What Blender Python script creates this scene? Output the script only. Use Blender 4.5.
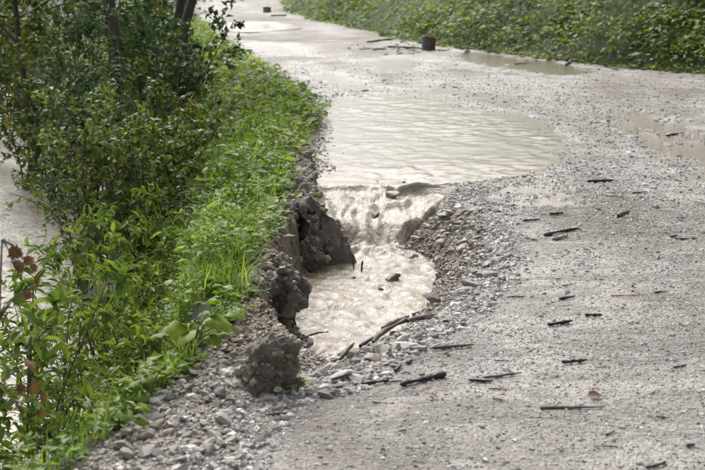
import bpy, math, random
import numpy as np
from mathutils import Vector, noise as mnoise

for o in list(bpy.data.objects):
    bpy.data.objects.remove(o)
scene = bpy.context.scene
COL = scene.collection
R = math.radians

# ------------------------------------------------------------------ camera, sky, sun, exposure
PW, PH = 705.0, 470.0
LENS, CAMH, PITCH = 70.0, 1.7, R(11.8)
FPX = LENS / 36.0 * PW
cam_d = bpy.data.cameras.new('camera')
cam_d.lens = LENS; cam_d.sensor_width = 36.0
cam_d.clip_start = 0.05; cam_d.clip_end = 3000
cam_d.dof.use_dof = True; cam_d.dof.focus_distance = 7.8; cam_d.dof.aperture_fstop = 5.6
cam = bpy.data.objects.new('camera', cam_d); COL.objects.link(cam)
cam.location = (0, 0, CAMH); cam.rotation_euler = (R(90) - PITCH, 0, 0)
scene.camera = cam

SUN_EL, SUN_AZ = R(47), R(-16)          # azimuth measured from +Y (ahead), negative = left
world = bpy.data.worlds.new('World'); scene.world = world; world.use_nodes = True
wn = world.node_tree; wn.nodes.clear()
sky = wn.nodes.new('ShaderNodeTexSky'); sky.sky_type = 'NISHITA'; sky.sun_disc = False
sky.sun_elevation = SUN_EL; sky.sun_rotation = SUN_AZ
sky.dust_density = 6.0; sky.air_density = 1.0; sky.ozone_density = 1.0
hsv = wn.nodes.new('ShaderNodeHueSaturation'); hsv.inputs['Saturation'].default_value = 0.32
bg = wn.nodes.new('ShaderNodeBackground'); bg.inputs['Strength'].default_value = 0.15
wo = wn.nodes.new('ShaderNodeOutputWorld')
wn.links.new(sky.outputs[0], hsv.inputs['Color']); wn.links.new(hsv.outputs[0], bg.inputs[0])
wn.links.new(bg.outputs[0], wo.inputs[0])
sun_d = bpy.data.lights.new('sun', 'SUN'); sun_d.energy = 1.1; sun_d.angle = R(34)
sun_d.color = (1.0, 0.975, 0.94)
sun = bpy.data.objects.new('sun', sun_d); COL.objects.link(sun)
sdir = Vector((math.sin(SUN_AZ) * math.cos(SUN_EL), math.cos(SUN_AZ) * math.cos(SUN_EL), math.sin(SUN_EL)))
sun.rotation_euler = sdir.to_track_quat('Z', 'Y').to_euler()
sun.location = (-4, 12, 14)
vs = scene.view_settings
vs.view_transform = 'Standard'; vs.look = 'None'; vs.exposure = 0.68; vs.gamma = 1.0
vs.use_curve_mapping = False
scene.render.engine = 'CYCLES'

# ------------------------------------------------------------------ pixel -> world
_c, _s = math.cos(PITCH), math.sin(PITCH)
def ray(x, y):
    a = (x - PW / 2) / FPX; b = -(y - PH / 2) / FPX
    return np.array([a, _c + b * _s, -_s + b * _c])
def P(x, y, z=0.0):                      # the point a pixel shows on the level z
    d = ray(x, y); t = (z - CAMH) / d[2]
    return np.array([0, 0, CAMH]) + d * t
def PX(x, y, z=0.0):
    p = P(x, y, z); return (p[0], p[1])
def PD(x, y, Y):                         # the point a pixel shows at distance Y
    d = ray(x, y); t = Y / d[1]
    return np.array([0, 0, CAMH]) + d * t

# ------------------------------------------------------------------ numpy noise / polygons
def _hash(ix, iy, seed):
    h = (ix.astype(np.int64) * 374761393 + iy.astype(np.int64) * 668265263 + seed * 974634541) & 0xffffffff
    h = ((h ^ (h >> 13)) * 1274126177) & 0xffffffff
    h = (h ^ (h >> 16)) & 0xffff
    return h / 65535.0
def vnoise(x, y, seed=0):
    x = np.asarray(x, float); y = np.asarray(y, float)
    ix = np.floor(x); iy = np.floor(y); fx = x - ix; fy = y - iy
    fx = fx * fx * (3 - 2 * fx); fy = fy * fy * (3 - 2 * fy)
    a = _hash(ix, iy, seed); b = _hash(ix + 1, iy, seed); c = _hash(ix, iy + 1, seed); d = _hash(ix + 1, iy + 1, seed)
    return (a + (b - a) * fx) * (1 - fy) + (c + (d - c) * fx) * fy - 0.5
def fbm(x, y, seed=0, octv=4, gain=0.5):
    t = 0.0; a = 1.0; s = 0
    for i in range(octv):
        t = t + a * vnoise(x * 2 ** i + 17.3 * i, y * 2 ** i + 9.1 * i, seed + i); s += a; a *= gain
    return t / s * 2
def sstep(a, b, x):
    t = np.clip((x - a) / (b - a), 0, 1); return t * t * (3 - 2 * t)
def sdf(poly, X, Y):                     # signed distance, negative inside
    poly = np.asarray(poly, float); n = len(poly)
    X = np.asarray(X, float); Y = np.asarray(Y, float)
    d = np.full(X.shape, 1e9); ins = np.zeros(X.shape, bool)
    for i in range(n):
        ax, ay = poly[i]; bx, by = poly[(i + 1) % n]
        ex, ey = bx - ax, by - ay
        t = np.clip(((X - ax) * ex + (Y - ay) * ey) / (ex * ex + ey * ey + 1e-12), 0, 1)
        d = np.minimum(d, (X - ax - t * ex) ** 2 + (Y - ay - t * ey) ** 2)
        cond = ((ay > Y) != (by > Y)) & (X < ex * (Y - ay) / (ey if abs(ey) > 1e-12 else 1e-12) + ax)
        ins ^= cond
    d = np.sqrt(d)
    return np.where(ins, -d, d)
def pxpoly(pts, z=0.0):
    return [PX(x, y, z) for x, y in pts]

# ------------------------------------------------------------------ plan of the place
Lp = [PX(x, y) for x, y in [(92, 470), (150, 402), (226, 350), (243, 300), (258, 258), (274, 215), (280, 180), (300, 142),
                            (318, 112), (283, 85), (240, 60), (216, 40), (197, 15), (186, 0)]]
Lp = [(-1.6, -4.0), (-1.25, 3.0)] + Lp + [(-9.0, 60.0), (-14, 80)]
Lx = np.array([p[0] for p in Lp]); Ly = np.array([p[1] for p in Lp])
Rp = [PX(x, y) for x, y in [(705, 73), (560, 60), (430, 44), (350, 27), (290, 12)]]
Rp = [(7.5, -4.0), (7.3, 6.0), (6.8, 12.0)] + Rp + [(-2.2, 46), (-5, 60.0), (-10, 80)]
Rx = np.array([p[0] for p in Rp]); Ry = np.array([p[1] for p in Rp])
def Lf(Y): return np.interp(Y, Ly, Lx) + 0.10 * vnoise(np.asarray(Y) * 2.3, np.asarray(Y) * 0, 5)
def Rf(Y): return np.interp(Y, Ry, Rx) + 0.25 * vnoise(np.asarray(Y) * 0.9, np.asarray(Y) * 0, 6)
def bankW(Y): return np.clip(0.62 + (np.asarray(Y) - 6) * 0.19, 0.36, 9)

POOL_Z = -0.30
RIM = pxpoly([(318, 182), (372, 184), (456, 187), (478, 205), (492, 232), (497, 262), (478, 290), (446, 312),
              (398, 336), (362, 358), (335, 378), (300, 386), (264, 362), (252, 318), (262, 272), (280, 240), (296, 210)])
FLOOR = pxpoly([(318, 262), (342, 252), (385, 252), (420, 261), (424, 276), (415, 300), (404, 318), (385, 330),
                (352, 352), (332, 374), (306, 374), (308, 330), (306, 290)], POOL_Z)
CASC = [PX(314, 178), PX(458, 186), PX(440, 198), PX(408, 215, -.08), PX(393, 231, -.17), PX(391, 256, -.3), PX(342, 256, -.3),
        PX(338, 236, -.15), PX(320, 205, -.03)]
PUDDLES = [  # polygon, dish depth, noise strength
    (pxpoly([(316, 183), (314, 160), (322, 130), (324, 106), (340, 90), (400, 89), (445, 99), (485, 109), (530, 119), (570, 137), (579, 152),
             (556, 169), (500, 181), (456, 189)]), 0.05, 0.02),
    (pxpoly([(455, 51), (520, 57), (572, 63), (600, 72), (560, 75), (500, 69), (455, 60)]), 0.014, 0.05),
    (pxpoly([(585, 104), (640, 110), (690, 128), (720, 150), (730, 200), (690, 182), (660, 152), (615, 128)]), 0.008, 0.065),
    (pxpoly([(500, 188), (540, 185), (566, 191), (548, 201), (508, 204)]), 0.006, 0.06),
    (pxpoly([(355, 60), (400, 57), (428, 64), (418, 71), (372, 72)]), 0.014, 0.04),
    (pxpoly([(300, 62), (340, 72), (372, 86), (420, 90), (350, 93), (322, 84)]), 0.012, 0.05),
    (pxpoly([(245, 42), (285, 44), (312, 56), (270, 55)]), 0.012, 0.05),
    (pxpoly([(210, 24), (260, 22), (285, 28), (250, 31)]), 0.012, 0.05),
]
def terrain(X, Y, full=False):
    X = np.asarray(X, float); Y = np.asarray(Y, float)
    L = Lf(Y); Rr = Rf(Y)
    far = sstep(14, 26, Y)
    h = 0.012 * fbm(X * 1.3, Y * 0.9, 1, 4) + 0.006 * fbm(X * 9, Y * 9, 2, 3) * (1 - far) + far * (0.030 * fbm(X * 0.7, Y * 0.35, 3, 4) + 0.022 * fbm(X * 2.4, Y * 1.5, 4, 4))
    # far gravel berm where the road swings out of sight
    h = h + 0.25 * sstep(36, 43, Y)
    # rutted shoulder: heap of rubble at the near left edge of the road
    shoulder = sstep(0.62, 0.12, X - L) * sstep(6.3, 5.4, Y)
    h = h + shoulder * (0.03 + 0.025 * fbm(X * 8, Y * 8, 11, 4))
    # soil lip beside the hole and the verge
    lip = sstep(0.5, 0.05, X - L) * sstep(5.2, 6.2, Y) * sstep(15, 12, Y)
    h = h + lip * (0.07 + 0.03 * fbm(X * 7, Y * 7, 12, 4) + 0.02 * fbm(X * 22, Y * 22, 13, 3))
    wet = sstep(-0.1, 0.35, fbm(X * 0.8, Y * 0.5, 21, 4)) * 0.5; wet = np.clip(wet * (1 - 0.4 * sstep(16, 24, Y)), 0, 1)
    # puddles
    for poly, dep, ns in PUDDLES:
        pa = np.array(poly)
        m = (X > pa[:, 0].min() - 0.6) & (X < pa[:, 0].max() + 0.6) & (Y > pa[:, 1].min() - 0.8) & (Y < pa[:, 1].max() + 0.8)
        if not m.any(): continue
        d = sdf(poly, X[m], Y[m]) + 0.22 * fbm(X[m] * 2.2, Y[m] * 1.4, 31, 4) * min(1, ns * 40)
        hm = h[m]
        tgt = np.clip(d * 0.06, -dep, 0.02) + 0.005 * fbm(X[m] * 14, Y[m] * 10, 34, 3) + ns * 0.25 * fbm(X[m] * 6, Y[m] * 6, 32, 3) + max(ns - .02, 0) * 0.35 * fbm(X[m] * 17, Y[m] * 13, 33, 3)
        k = sstep(0.45, 0.05, d)
        h[m] = hm * (1 - k) + tgt * k
        wet[m] = np.maximum(wet[m], sstep(0.5, 0.0, d))
    # left bank down to the river
    dl = L - X
    W = bankW(Y)
    hb = 0.07 * sstep(-0.05, 0.2, dl) - 1.2 * sstep(0.22, 1.0, dl / W) - 0.25 * sstep(1.0, 1.7, dl / W) + 0.04 * fbm(X * 3, Y * 3, 41, 4)
    h = np.where(dl > 0, hb * sstep(0, 0.15, dl) + h * (1 - sstep(0, 0.15, dl)), h)
    # right bank
    dr = X - Rr
    hr = 0.62 * np.maximum(dr, 0) + 0.10 * fbm(X * 0.9, Y * 0.9, 51, 4) * sstep(0, 0.6, dr)
    hr = np.minimum(hr, 5 + 0.1 * dr)
    h = np.where(dr > 0, hr + h * (1 - sstep(0, 0.4, dr)), h)
    # the washed-out hole
    rdebris = 0.75 * sstep(0.55, 0.0, -dr + 0.25 * fbm(X * 2, Y * 2, 55, 3))
    soil = np.clip(lip * 1.2, 0, 0.92) + 0.35 * shoulder
    soil = np.maximum(soil, rdebris)
    m = (X > -1.0) & (X < 1.8) & (Y > 4.2) & (Y < 11.5)
    if m.any():
        x = X[m]; y = Y[m]
        nz = 0.05 * fbm(x * 5, y * 5, 61, 4)
        do = sdf(RIM, x, y) + nz; di = sdf(FLOOR, x, y)
        t = np.clip(-do, 0, None) / (np.clip(-do, 0, None) + np.clip(di, 0, None) + 1e-6)
        left = sstep(0.12, -0.12, x - (-0.28 + 0.0 * y))
        ts = t * (1 - left) + sstep(0.15, 0.55, t) * left          # undercut and steep on the verge side
        sc = sdf(CASC, x, y)
        incas = sstep(0.03, -0.06, sc)
        tc = 0.16 * sstep(0.0, 0.12, t) + 0.24 * sstep(0.2, 0.55, t) + 0.6 * sstep(0.5, 1.0, t)
        ts = ts * (1 - incas) + tc * incas
        hh = h[m]
        rough = (0.02 + 0.05 * left) * fbm(x * 14, y * 14, 62, 4) * sstep(0.02, 0.2, t) * (1 - incas)
        h[m] = hh * (1 - t) + (-0.40 * ts) * (t > 0) + rough + 0.045 * sstep(-0.02, 0.1, sc) * sstep(0.0, 0.3, t) * (1 - sstep(0.6, 1.0, t))
        soil[m] = np.maximum(soil[m], left * (t > 0.03)); soil[m] = np.maximum(soil[m], 0.55 * sstep(0.03, 0.2, t) * (1 - incas))
        wet[m] = np.maximum(wet[m], sstep(0.5, 1.0, t))
    # gravel does not rise over the flood sheet on the verge side
    if full: return h, wet, soil
    return h
def T1(x, y):
    return float(terrain(np.array([x]), np.array([y]))[0])

# ------------------------------------------------------------------ material helpers
def mat_new(name):
    m = bpy.data.materials.new(name); m.use_nodes = True
    nt = m.node_tree; nt.nodes.clear()
    return m, nt
def N(nt, t, **kw):
    n = nt.nodes.new(t)
    for k, v in kw.items():
        if k.startswith('i_'):
            n.inputs[k[2:].replace('_', ' ')].default_value = v
        else: setattr(n, k, v)
    return n
def LK(nt, a, b): nt.links.new(a, b)
def ramp(nt, fac, stops):
    r = nt.nodes.new('ShaderNodeValToRGB')
    e = r.color_ramp.elements
    while len(e) < len(stops): e.new(0.5)
    for i, (p, c) in enumerate(stops):
        e[i].position = p; e[i].color = (c[0], c[1], c[2], 1)
    LK(nt, fac, r.inputs[0]); return r.outputs[0]
def mixc(nt, fac, a, b, mode='MIX'):
    n = nt.nodes.new('ShaderNodeMix'); n.data_type = 'RGBA'; n.blend_type = mode
    for s, v in ((n.inputs[0], fac), (n.inputs[6], a), (n.inputs[7], b)):
        if hasattr(v, 'is_linked') or hasattr(v, 'links'): LK(nt, v, s)
        elif isinstance(v, (int, float)): s.default_value = v
        else: s.default_value = (v[0], v[1], v[2], 1)
    return n.outputs[2]
def math_n(nt, op, a, b=None, clamp=False):
    n = nt.nodes.new('ShaderNodeMath'); n.operation = op; n.use_clamp = clamp
    for i, v in enumerate((a, b)):
        if v is None: continue
        if isinstance(v, (int, float)): n.inputs[i].default_value = v
        else: LK(nt, v, n.inputs[i])
    return n.outputs[0]
def noise_n(nt, vec, scale, detail=4, rough=0.55, dist=0):
    n = nt.nodes.new('ShaderNodeTexNoise'); n.inputs['Scale'].default_value = scale
    n.inputs['Detail'].default_value = detail; n.inputs['Roughness'].default_value = rough
    n.inputs['Distortion'].default_value = dist
    if vec is not None: LK(nt, vec, n.inputs['Vector'])
    return n.outputs['Fac']
def bump(nt, height, strength, dist, normal=None):
    b = nt.nodes.new('ShaderNodeBump'); b.inputs['Strength'].default_value = strength
    b.inputs['Distance'].default_value = dist
    LK(nt, height, b.inputs['Height'])
    if normal is not None: LK(nt, normal, b.inputs['Normal'])
    return b.outputs[0]
def finish(nt, color, rough, normal=None, spec=0.5):
    p = nt.nodes.new('ShaderNodeBsdfPrincipled'); o = nt.nodes.new('ShaderNodeOutputMaterial')
    for s, v in ((p.inputs['Base Color'], color), (p.inputs['Roughness'], rough)):
        if isinstance(v, (int, float)): s.default_value = v
        elif isinstance(v, tuple): s.default_value = (v[0], v[1], v[2], 1)
        else: LK(nt, v, s)
    p.inputs['Specular IOR Level'].default_value = spec
    if normal is not None: LK(nt, normal, p.inputs['Normal'])
    LK(nt, p.outputs[0], o.inputs[0]); return p
def attr(nt, name, typ='GEOMETRY'):
    a = nt.nodes.new('ShaderNodeAttribute'); a.attribute_name = name; a.attribute_type = typ
    return a.outputs['Fac']
def posn(nt): return nt.nodes.new('ShaderNodeNewGeometry').outputs['Position']
def objc(nt): return nt.nodes.new('ShaderNodeTexCoord').outputs['Object']

M = {}
def m_road():
    m, nt = mat_new('gravel_road'); p = posn(nt)
    v = N(nt, 'ShaderNodeTexVoronoi'); v.inputs['Scale'].default_value = 95; LK(nt, p, v.inputs['Vector'])
    v2 = N(nt, 'ShaderNodeTexVoronoi'); v2.inputs['Scale'].default_value = 42; LK(nt, p, v2.inputs['Vector'])
    sep = nt.nodes.new('ShaderNodeSeparateColor'); LK(nt, v.outputs['Color'], sep.inputs[0])
    sep2 = nt.nodes.new('ShaderNodeSeparateColor'); LK(nt, v2.outputs['Color'], sep2.inputs[0])
    g1 = ramp(nt, sep.outputs[0], [(0, (0.18, 0.17, 0.158)), (0.5, (0.32, 0.302, 0.28)), (0.85, (0.43, 0.41, 0.385)), (1, (0.58, 0.565, 0.54))])
    g2 = ramp(nt, sep2.outputs[1], [(0, (0.20, 0.185, 0.17)), (0.6, (0.34, 0.32, 0.295)), (1, (0.48, 0.46, 0.43))])
    c = mixc(nt, 0.4, g1, g2)
    big = noise_n(nt, p, 0.9, 5)
    c = mixc(nt, math_n(nt, 'MULTIPLY', big, 0.5), c, (0.295, 0.275, 0.248))
    sand = ramp(nt, noise_n(nt, p, 2.6, 5), [(0.45, (0, 0, 0)), (0.65, (1, 1, 1))])
    c = mixc(nt, math_n(nt, 'MULTIPLY', sand, 0.6), c, (0.325, 0.302, 0.27))
    mpp = N(nt, 'ShaderNodeMapping'); mpp.inputs['Scale'].default_value = (1.0, 0.45, 1.0); LK(nt, p, mpp.inputs[0])
    pat = ramp(nt, noise_n(nt, mpp.outputs[0], 0.8, 7, 0.62, 0.7), [(0.44, (0, 0, 0)), (0.60, (1, 1, 1))])
    c = mixc(nt, math_n(nt, 'MULTIPLY', pat, 0.7), c, mixc(nt, 1.0, c, (0.44, 0.40, 0.35), 'MULTIPLY'))
    sepx = nt.nodes.new('ShaderNodeSeparateXYZ'); LK(nt, p, sepx.inputs[0])
    mps = N(nt, 'ShaderNodeMapping'); mps.inputs['Scale'].default_value = (0.9, 1.6, 1.0); LK(nt, p, mps.inputs[0])
    bar = ramp(nt, noise_n(nt, mps.outputs[0], 1.5, 8, 0.7, 1.2), [(0.46, (0, 0, 0)), (0.60, (1, 1, 1))])
    c = mixc(nt, math_n(nt, 'MULTIPLY', bar, 0.4), c, (0.135, 0.115, 0.092))
    wet = attr(nt, 'wet')
    c = mixc(nt, math_n(nt, 'MULTIPLY', wet, 0.55), c, mixc(nt, 1.0, c, (0.62, 0.58, 0.52), 'MULTIPLY'))
    soilm = attr(nt, 'soil')
    n3 = noise_n(nt, p, 26, 6, 0.65)
    sc = ramp(nt, n3, [(0.25, (0.07, 0.055, 0.04)), (0.5, (0.16, 0.13, 0.10)), (0.68, (0.26, 0.225, 0.185)), (0.8, (0.38, 0.35, 0.31))])
    c = mixc(nt, soilm, c, sc)
    r = math_n(nt, 'SUBTRACT', 0.60, math_n(nt, 'MULTIPLY', wet, 0.32))
    hgt = math_n(nt, 'ADD', math_n(nt, 'MULTIPLY', v.outputs['Distance'], -0.5), math_n(nt, 'MULTIPLY', v2.outputs['Distance'], -0.8))
    hgt = math_n(nt, 'ADD', hgt, math_n(nt, 'MULTIPLY', n3, 1.2)); hgt = math_n(nt, 'ADD', hgt, math_n(nt, 'MULTIPLY', bar, 1.5))
    pb = finish(nt, c, r, bump(nt, hgt, 0.8, 0.012)); LK(nt, math_n(nt, 'ADD', 0.12, math_n(nt, 'MULTIPLY', wet, 0.4)), pb.inputs['Specular IOR Level']); return m
def m_bank():
    m, nt = mat_new('bank_earth'); p = posn(nt)
    n1 = noise_n(nt, p, 9, 6, 0.65); n2 = noise_n(nt, p, 1.6, 4)
    c = ramp(nt, n1, [(0.3, (0.03, 0.026, 0.018)), (0.55, (0.075, 0.06, 0.04)), (0.8, (0.14, 0.12, 0.085))])
    c = mixc(nt, ramp(nt, n2, [(0.35, (0.2,) * 3), (0.6, (0.8,) * 3)]), c, (0.035, 0.055, 0.016))
    finish(nt, c, 0.85, bump(nt, n1, 0.8, 0.04)); return m
def m_soil():
    m, nt = mat_new('wet_soil'); p = objc(nt)
    n1 = noise_n(nt, p, 14, 8, 0.7); n2 = noise_n(nt, p, 60, 4, 0.6)
    c = ramp(nt, n1, [(0.28, (0.072, 0.058, 0.045)), (0.5, (0.16, 0.136, 0.11)), (0.7, (0.28, 0.248, 0.21))])
    n5 = noise_n(nt, p, 110, 3, 0.6)
    c = mixc(nt, ramp(nt, n5, [(0.60, (0, 0, 0)), (0.70, (0.8,) * 3)]), c, (0.33, 0.305, 0.27))
    hgt = math_n(nt, 'ADD', math_n(nt, 'ADD', n1, math_n(nt, 'MULTIPLY', n2, 0.5)), math_n(nt, 'MULTIPLY', n5, 0.2))
    finish(nt, c, 0.62, bump(nt, hgt, 1.0, 0.03)); return m
def m_stone(name, lo, mid, hi, inst=False, rough=0.5):
    m, nt = mat_new(name)
    if inst: f = attr(nt, 'tone', 'INSTANCER')
    else: f = nt.nodes.new('ShaderNodeObjectInfo').outputs['Random']
    p = objc(nt)
    c = ramp(nt, f, [(0, lo), (0.45, mid), (0.85, hi), (1, tuple(min(0.62, 1.45 * x) for x in hi))])
    if not inst:
        n1 = noise_n(nt, p, 22, 6, 0.65)
        c = mixc(nt, ramp(nt, n1, [(0.35, (0, 0, 0)), (0.65, (1, 1, 1))]), c, mixc(nt, 1.0, c, (0.45, 0.40, 0.34), 'MULTIPLY'))
        finish(nt, c, rough, bump(nt, n1, 0.5, 0.008))
    else:
        ea = attr(nt, 'earth', 'INSTANCER')
        c = mixc(nt, ea, c, mixc(nt, 1.0, c, (0.60, 0.49, 0.37), 'MULTIPLY'))
        finish(nt, c, rough, None, 0.28)
    return m
def m_muddy(name, base, light, rough=0.12, sc=1.0, bs=0.45):
    m, nt = mat_new(name); p = posn(nt)
    mp = N(nt, 'ShaderNodeMapping'); mp.inputs['Scale'].default_value = (1.0, 0.6, 1.0); LK(nt, p, mp.inputs[0])
    n1 = noise_n(nt, mp.outputs[0], 19 * sc, 5, 0.66, 1.0); n2 = noise_n(nt, p, 42 * sc, 4, 0.62, 0.6)
    n3 = noise_n(nt, p, 1.2, 4); n4 = noise_n(nt, mp.outputs[0], 34 * sc, 4, 0.68, 0.8)
    foam_shade = attr(nt, 'foam_shade')
    c = mixc(nt, n3, base, light)
    dk = math_n(nt, 'MULTIPLY', foam_shade, ramp(nt, n4, [(0.41, (1, 1, 1)), (0.51, (0, 0, 0))]))
    fz = math_n(nt, 'MULTIPLY', foam_shade, ramp(nt, n1, [(0.42, (0, 0, 0)), (0.56, (1, 1, 1))]))
    c = mixc(nt, fz, c, (0.355, 0.31, 0.235))
    c = mixc(nt, math_n(nt, 'MULTIPLY', dk, 0.85), c, (0.155, 0.105, 0.06))  # brown flecks: sediment tone plus wave-trough shade painted into the colour
    h = math_n(nt, 'ADD', n1, math_n(nt, 'MULTIPLY', n2, 0.45))
    finish(nt, c, math_n(nt, 'ADD', rough, math_n(nt, 'MULTIPLY', fz, 0.3)), bump(nt, h, bs, 0.025), 0.5); return m
def m_leaf(name, stops, rough=0.36, trans=0.35):
    m, nt = mat_new(name)
    f = attr(nt, 'lv')
    c = ramp(nt, f, stops)
    p = nt.nodes.new('ShaderNodeBsdfPrincipled'); LK(nt, c, p.inputs['Base Color'])
    p.inputs['Roughness'].default_value = rough; p.inputs['Specular IOR Level'].default_value = 0.22
    tr = nt.nodes.new('ShaderNodeBsdfTranslucent')
    LK(nt, mixc(nt, 1.0, c, (1.5, 1.55, 0.7), 'MULTIPLY'), tr.inputs[0])
    mx = nt.nodes.new('ShaderNodeMixShader'); mx.inputs[0].default_value = trans
    LK(nt, p.outputs[0], mx.inputs[1]); LK(nt, tr.outputs[0], mx.inputs[2])
    o = nt.nodes.new('ShaderNodeOutputMaterial'); LK(nt, mx.outputs[0], o.inputs[0]); return m
def m_bark(name, lo, hi, rough=0.7, scale=30):
    m, nt = mat_new(name); p = objc(nt)
    n1 = noise_n(nt, p, scale, 6, 0.7, 0.6)
    c = ramp(nt, n1, [(0.3, lo), (0.72, hi)])
    finish(nt, c, rough, bump(nt, n1, 0.8, 0.01)); return m

M['road'] = m_road(); M['bank'] = m_bank(); M['soil'] = m_soil()
M['stone'] = m_stone('grey_limestone', (0.13, 0.125, 0.118), (0.24, 0.23, 0.215), (0.42, 0.41, 0.39), rough=0.42)
M['tan_stone'] = m_stone('tan_limestone', (0.27, 0.225, 0.165), (0.36, 0.31, 0.235), (0.44, 0.39, 0.31), rough=0.5)
M['white_stone'] = m_stone('pale_limestone', (0.46, 0.45, 0.43), (0.52, 0.51, 0.49), (0.58, 0.57, 0.55), rough=0.4)
M['dark_stone'] = m_stone('wet_dark_stone', (0.035, 0.032, 0.028), (0.055, 0.05, 0.043), (0.085, 0.08, 0.07), rough=0.25)
M['pebble'] = m_stone('pebble', (0.15, 0.14, 0.13), (0.335, 0.315, 0.29), (0.52, 0.505, 0.48), True, 0.5)
M['water'] = m_muddy('muddy_water', (0.165, 0.128, 0.078), (0.215, 0.176, 0.118), 0.10)
M['sheet'] = m_muddy('calm_muddy_water', (0.112, 0.086, 0.05), (0.17, 0.135, 0.085), 0.03, 1.5, 0.12)
M['film'] = m_muddy('film_water', (0.165, 0.13, 0.088), (0.22, 0.185, 0.14), 0.05, 1.4, 0.2)
M['river'] = m_muddy('silty_river', (0.42, 0.40, 0.36), (0.50, 0.48, 0.44), 0.16, 0.35, 0.9)
M['leaf_dark'] = m_leaf('dark_leaves', [(0, (0.038, 0.065, 0.018)), (0.4, (0.085, 0.137, 0.031)), (0.75, (0.150, 0.212, 0.044)), (0.95, (0.251, 0.273, 0.076)), (1, (0.301, 0.161, 0.051))], 0.33, 0.33)
M['leaf_blue'] = m_leaf('bluish_leaves', [(0, (0.033, 0.066, 0.022)), (0.5, (0.065, 0.118, 0.043)), (1, (0.122, 0.189, 0.061))], 0.32, 0.2)
M['leaf_olive'] = m_leaf('olive_leaves', [(0, (0.034, 0.059, 0.011)), (0.5, (0.073, 0.111, 0.020)), (0.85, (0.127, 0.158, 0.028)), (1, (0.156, 0.118, 0.033))], 0.4, 0.35)
M['leaf_willow'] = m_leaf('willow_leaves', [(0, (0.056, 0.099, 0.019)), (0.5, (0.106, 0.165, 0.032)), (0.85, (0.174, 0.238, 0.047)), (1, (0.236, 0.264, 0.053))], 0.36, 0.4)
M['leaf_herb'] = m_leaf('herb_leaves', [(0, (0.039, 0.076, 0.017)), (0.3, (0.077, 0.142, 0.023)), (0.6, (0.133, 0.214, 0.032)), (0.88, (0.194, 0.275, 0.047)), (1, (0.275, 0.323, 0.095))], 0.38, 0.48)
M['leaf_bank'] = m_leaf('bank_leaves', [(0, (0.045, 0.084, 0.013)), (0.4, (0.114, 0.189, 0.026)), (0.8, (0.188, 0.263, 0.044)), (1, (0.287, 0.336, 0.088))], 0.42, 0.5)
M['leaf_big'] = m_leaf('broad_leaves', [(0, (0.090, 0.155, 0.016)), (0.5, (0.143, 0.223, 0.023)), (1, (0.195, 0.270, 0.032))], 0.42, 0.4)
M['leaf_rust'] = m_leaf('rust_brown_leaves', [(0, (0.05, 0.024, 0.018)), (0.45, (0.10, 0.048, 0.024)), (0.75, (0.15, 0.085, 0.025)), (1, (0.14, 0.13, 0.03))], 0.45, 0.3)
M['bark'] = m_bark('bark', (0.022, 0.018, 0.014), (0.085, 0.07, 0.055))
M['stem'] = m_bark('green_brown_stem', (0.03, 0.028, 0.016), (0.09, 0.08, 0.045), 0.6)
M['stick_black'] = m_bark('wet_black_wood', (0.008, 0.007, 0.006), (0.035, 0.029, 0.024), 0.33, 45)
M['stick_brown'] = m_bark('wet_brown_wood', (0.05, 0.032, 0.022), (0.15, 0.10, 0.068), 0.45, 45)
M['stick_tan'] = m_bark('tan_wood', (0.16, 0.11, 0.07), (0.33, 0.25, 0.165), 0.5, 45)
M['fallen'] = m_leaf('fallen_leaves', [(0, (0.10, 0.03, 0.015)), (0.5, (0.16, 0.06, 0.025)), (1, (0.36, 0.17, 0.04))], 0.4, 0.2)

# ------------------------------------------------------------------ mesh helpers
def tag(o, label=None, cat=None, group=None, kind=None):
    if label: o['label'] = label
    if cat: o['category'] = cat
    if group: o['group'] = group
    if kind: o['kind'] = kind
    return o
def obj(name, me, mat=None, parent=None, loc=None):
    o = bpy.data.objects.new(name, me); COL.objects.link(o)
    if mat is not None and me is not None and not me.materials: me.materials.append(mat)
    if parent is not None: o.parent = parent
    if loc is not None: o.location = loc
    return o
def empty(name, loc):
    o = bpy.data.objects.new(name, None); COL.objects.link(o); o.location = loc; o.empty_display_size = 0.05
    return o
def mesh_np(name, V, F, attrs=None, smooth=False):
    """V (n,3); F = list of index arrays (m,k)"""
    me = bpy.data.meshes.new(name)
    if not isinstance(F, list): F = [F]
    F = [np.asarray(f, np.int32) for f in F if len(f)]
    V = np.asarray(V, np.float32)
    me.vertices.add(len(V)); me.vertices.foreach_set('co', V.ravel())
    loops = np.concatenate([f.ravel() for f in F]); cnt = np.concatenate([np.full(len(f), f.shape[1], np.int32) for f in F])
    me.loops.add(len(loops)); me.loops.foreach_set('vertex_index', loops)
    me.polygons.add(len(cnt)); st = np.concatenate([[0], np.cumsum(cnt)[:-1]]).astype(np.int32)
    me.polygons.foreach_set('loop_start', st)
    me.polygons.foreach_set('use_smooth', np.full(len(cnt), smooth, bool))
    for k, v in (attrs or {}).items():
        a = me.attributes.new(k, 'FLOAT', 'POINT'); a.data.foreach_set('value', np.asarray(v, np.float32))
    me.update(calc_edges=True); return me
def grid_faces(nr, nc):
    i = np.arange(nr - 1)[:, None] * nc + np.arange(nc - 1)[None, :]
    i = i.ravel(); return np.stack([i, i + 1, i + nc + 1, i + nc], 1)
def compact(V, F, attrs):
    used = np.unique(F); mp = np.full(len(V), -1, np.int64); mp[used] = np.arange(len(used))
    return V[used], mp[F], {k: v[used] for k, v in attrs.items()}

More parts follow.
